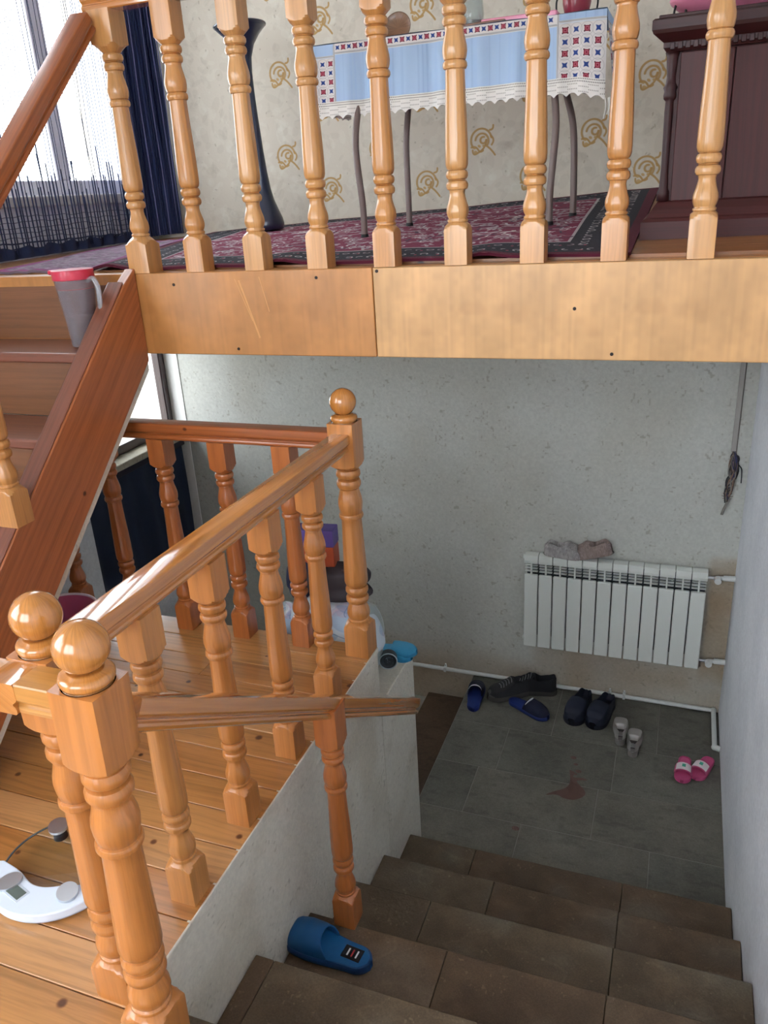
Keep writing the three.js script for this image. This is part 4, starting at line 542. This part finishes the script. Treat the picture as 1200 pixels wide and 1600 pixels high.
{ // floor vase
  const x = -.965, z = -1.25, t = thing('floor_vase', 'tall dark blue floor vase with flared rim and slender neck on the gallery', 'vase', [x, Yf(x, z) + .01, z]);
  const pr = [[.001, .003], [.062, .003], [.074, .008], [.078, .03], [.074, .055], [.06, .095], [.045, .14], [.036, .19], [.030, .27], [.0265, .36], [.0245, .5], [.0245, .6], [.027, .68], [.034, .74], [.052, .79], [.082, .83], [.108, .855], [.114, .862], [.114, .869], [.106, .868], [.076, .845], [.045, .80], [.027, .75], [.02, .68], [.018, .5], [.001, .49]]; part('vase_body', lathe(pr, 48), M.vase, t); part('rim', (() => { const g = new THREE.TorusGeometry(.112, .006, 10, 60); g.rotateX(Math.PI / 2); g.translate(0, .866, 0); return g; })(), M.vase, t); t.rotation.z = .05;
}
{ // string curtain and the gathered navy one
  const r = rng(19), list = []; for (let i = 0; i < 62; i++) { const z = -1.47 + i * .0225 + (r() - .5) * .012, yb = Yf(-1.84, z) + .03, pts = []; for (let k = 0; k <= 8; k++) pts.push([-1.845 + (r() - .5) * .008, lerp(yb, 3.42, k / 8), z + (r() - .5) * .01]); list.push(tube(pts, .0018, 24, 5)); const t = lerp(.1, .19, r()) * (i % 9 === 4 ? 1.35 : 1); list.push(tube(pts.slice(0, 2).map(([x, y, q], k) => [x + .002, k ? lerp(pts[0][1], 3.42, t) : y, k ? lerp(pts[0][2], q, .9) : q]), .0034, 8, 6)); }  // window glare is put into the shape: strings thicker below, tops uneven
  for (let j = 0; j < 9; j++) { const y = 1.40 + j * .022; const pts = []; for (let k = 0; k <= 30; k++) pts.push([-1.845 + (r() - .5) * .006, y + Yf(-1.84, -.8) - 1.352 + (r() - .5) * .01, -1.47 + k / 30 * 1.38]); if (j < 7) list.push(tube(pts, .0013 + (j < 2 ? .002 : 0), 60, 4)); }
  tag(part('string_curtain', join(list), M.navy, null), 'thin navy string curtain hanging in front of the bright gallery window', 'curtain', null, 'stuff');
  const hem = grid(120, 6, (u, v) => { const z = lerp(-1.49, -.09, u); return [-1.838 + .008 * Math.sin(u * 90), Yf(-1.84, z) + .012 + v * (.045 + .008 * Math.sin(u * 61)), z]; }); tag(part('curtain_hem', hem, dbl({ color: 0x1c2748, roughness: .95 }), null), 'dense navy bottom hem of the string curtain just above the gallery floor', 'hem');
  const c = thing('navy_curtain', 'gathered dark navy curtain hanging in the corner beside the gallery window', 'curtain'); const path = (u) => { const a = u * 1, x = lerp(-1.86, -1.745, smooth(.35, 1, a)), z = lerp(-1.43, -1.672, smooth(0, .75, a)); return [x, z]; };
  part('pleats', grid(160, 12, (u, v) => { const [x, z] = path(u), w = .014 * Math.sin(u * 58) + .006 * Math.sin(u * 131 + v * 2); return [x + w * .8, lerp(Yf(x, z) + .02, 3.42, v), Math.max(ZB + .012, z + w * .5)]; }), dbl({ color: 0x36406a, roughness: .92 }), c);
  for (let i = 0; i < 26; i++) { const [x, z] = path(i / 25), pts = []; for (let k = 0; k <= 6; k++) pts.push([x + .02 + (r() - .5) * .01, lerp(Yf(x, z) + .02, 3.42, k / 6), Math.max(ZB + .02, z + .016 + (r() - .5) * .01)]); part('string', tube(pts, .003, 16, 5), i % 4 === 0 ? S({ color: 0x6d6f96, roughness: .9 }) : M.navy, c); }
  const rod = thing('curtain_rod', 'dark curtain rod above the gallery window', 'rod'); part('rod', bar([-1.83, 3.435, ZB + .002], [-1.83, 3.435, .2], .012, 12), M.black, rod); for (const z of [-1.6, .1]) part('rod_bracket', box(XL + .001, -1.82, 3.42, 3.45, z - .008, z + .008, 'x', .003), M.black, rod);
}
{ // dark blue cloth under the lower window's sill
  const t = thing('navy_cloth', 'dark navy cloth hanging below the sill of the lower window', 'cloth'); part('hanging', grid(80, 14, (u, v) => { const z = lerp(-1.675, -.745, u), d = 1 - v; return [XL - .045 + .012 * Math.sin(u * 19) * (.3 + d) + .006 * Math.sin(u * 43 + d * 3), .183 - d * .67, z]; }), dbl({ color: 0x1a2740, roughness: .85 }), t); part('top_band', box(XL - .06, XL - .018, .135, .184, -1.68, -.74, 'z', .008), S({ color: 0x262334, roughness: .8 }), t);
}
renderer.render(scene, camera);
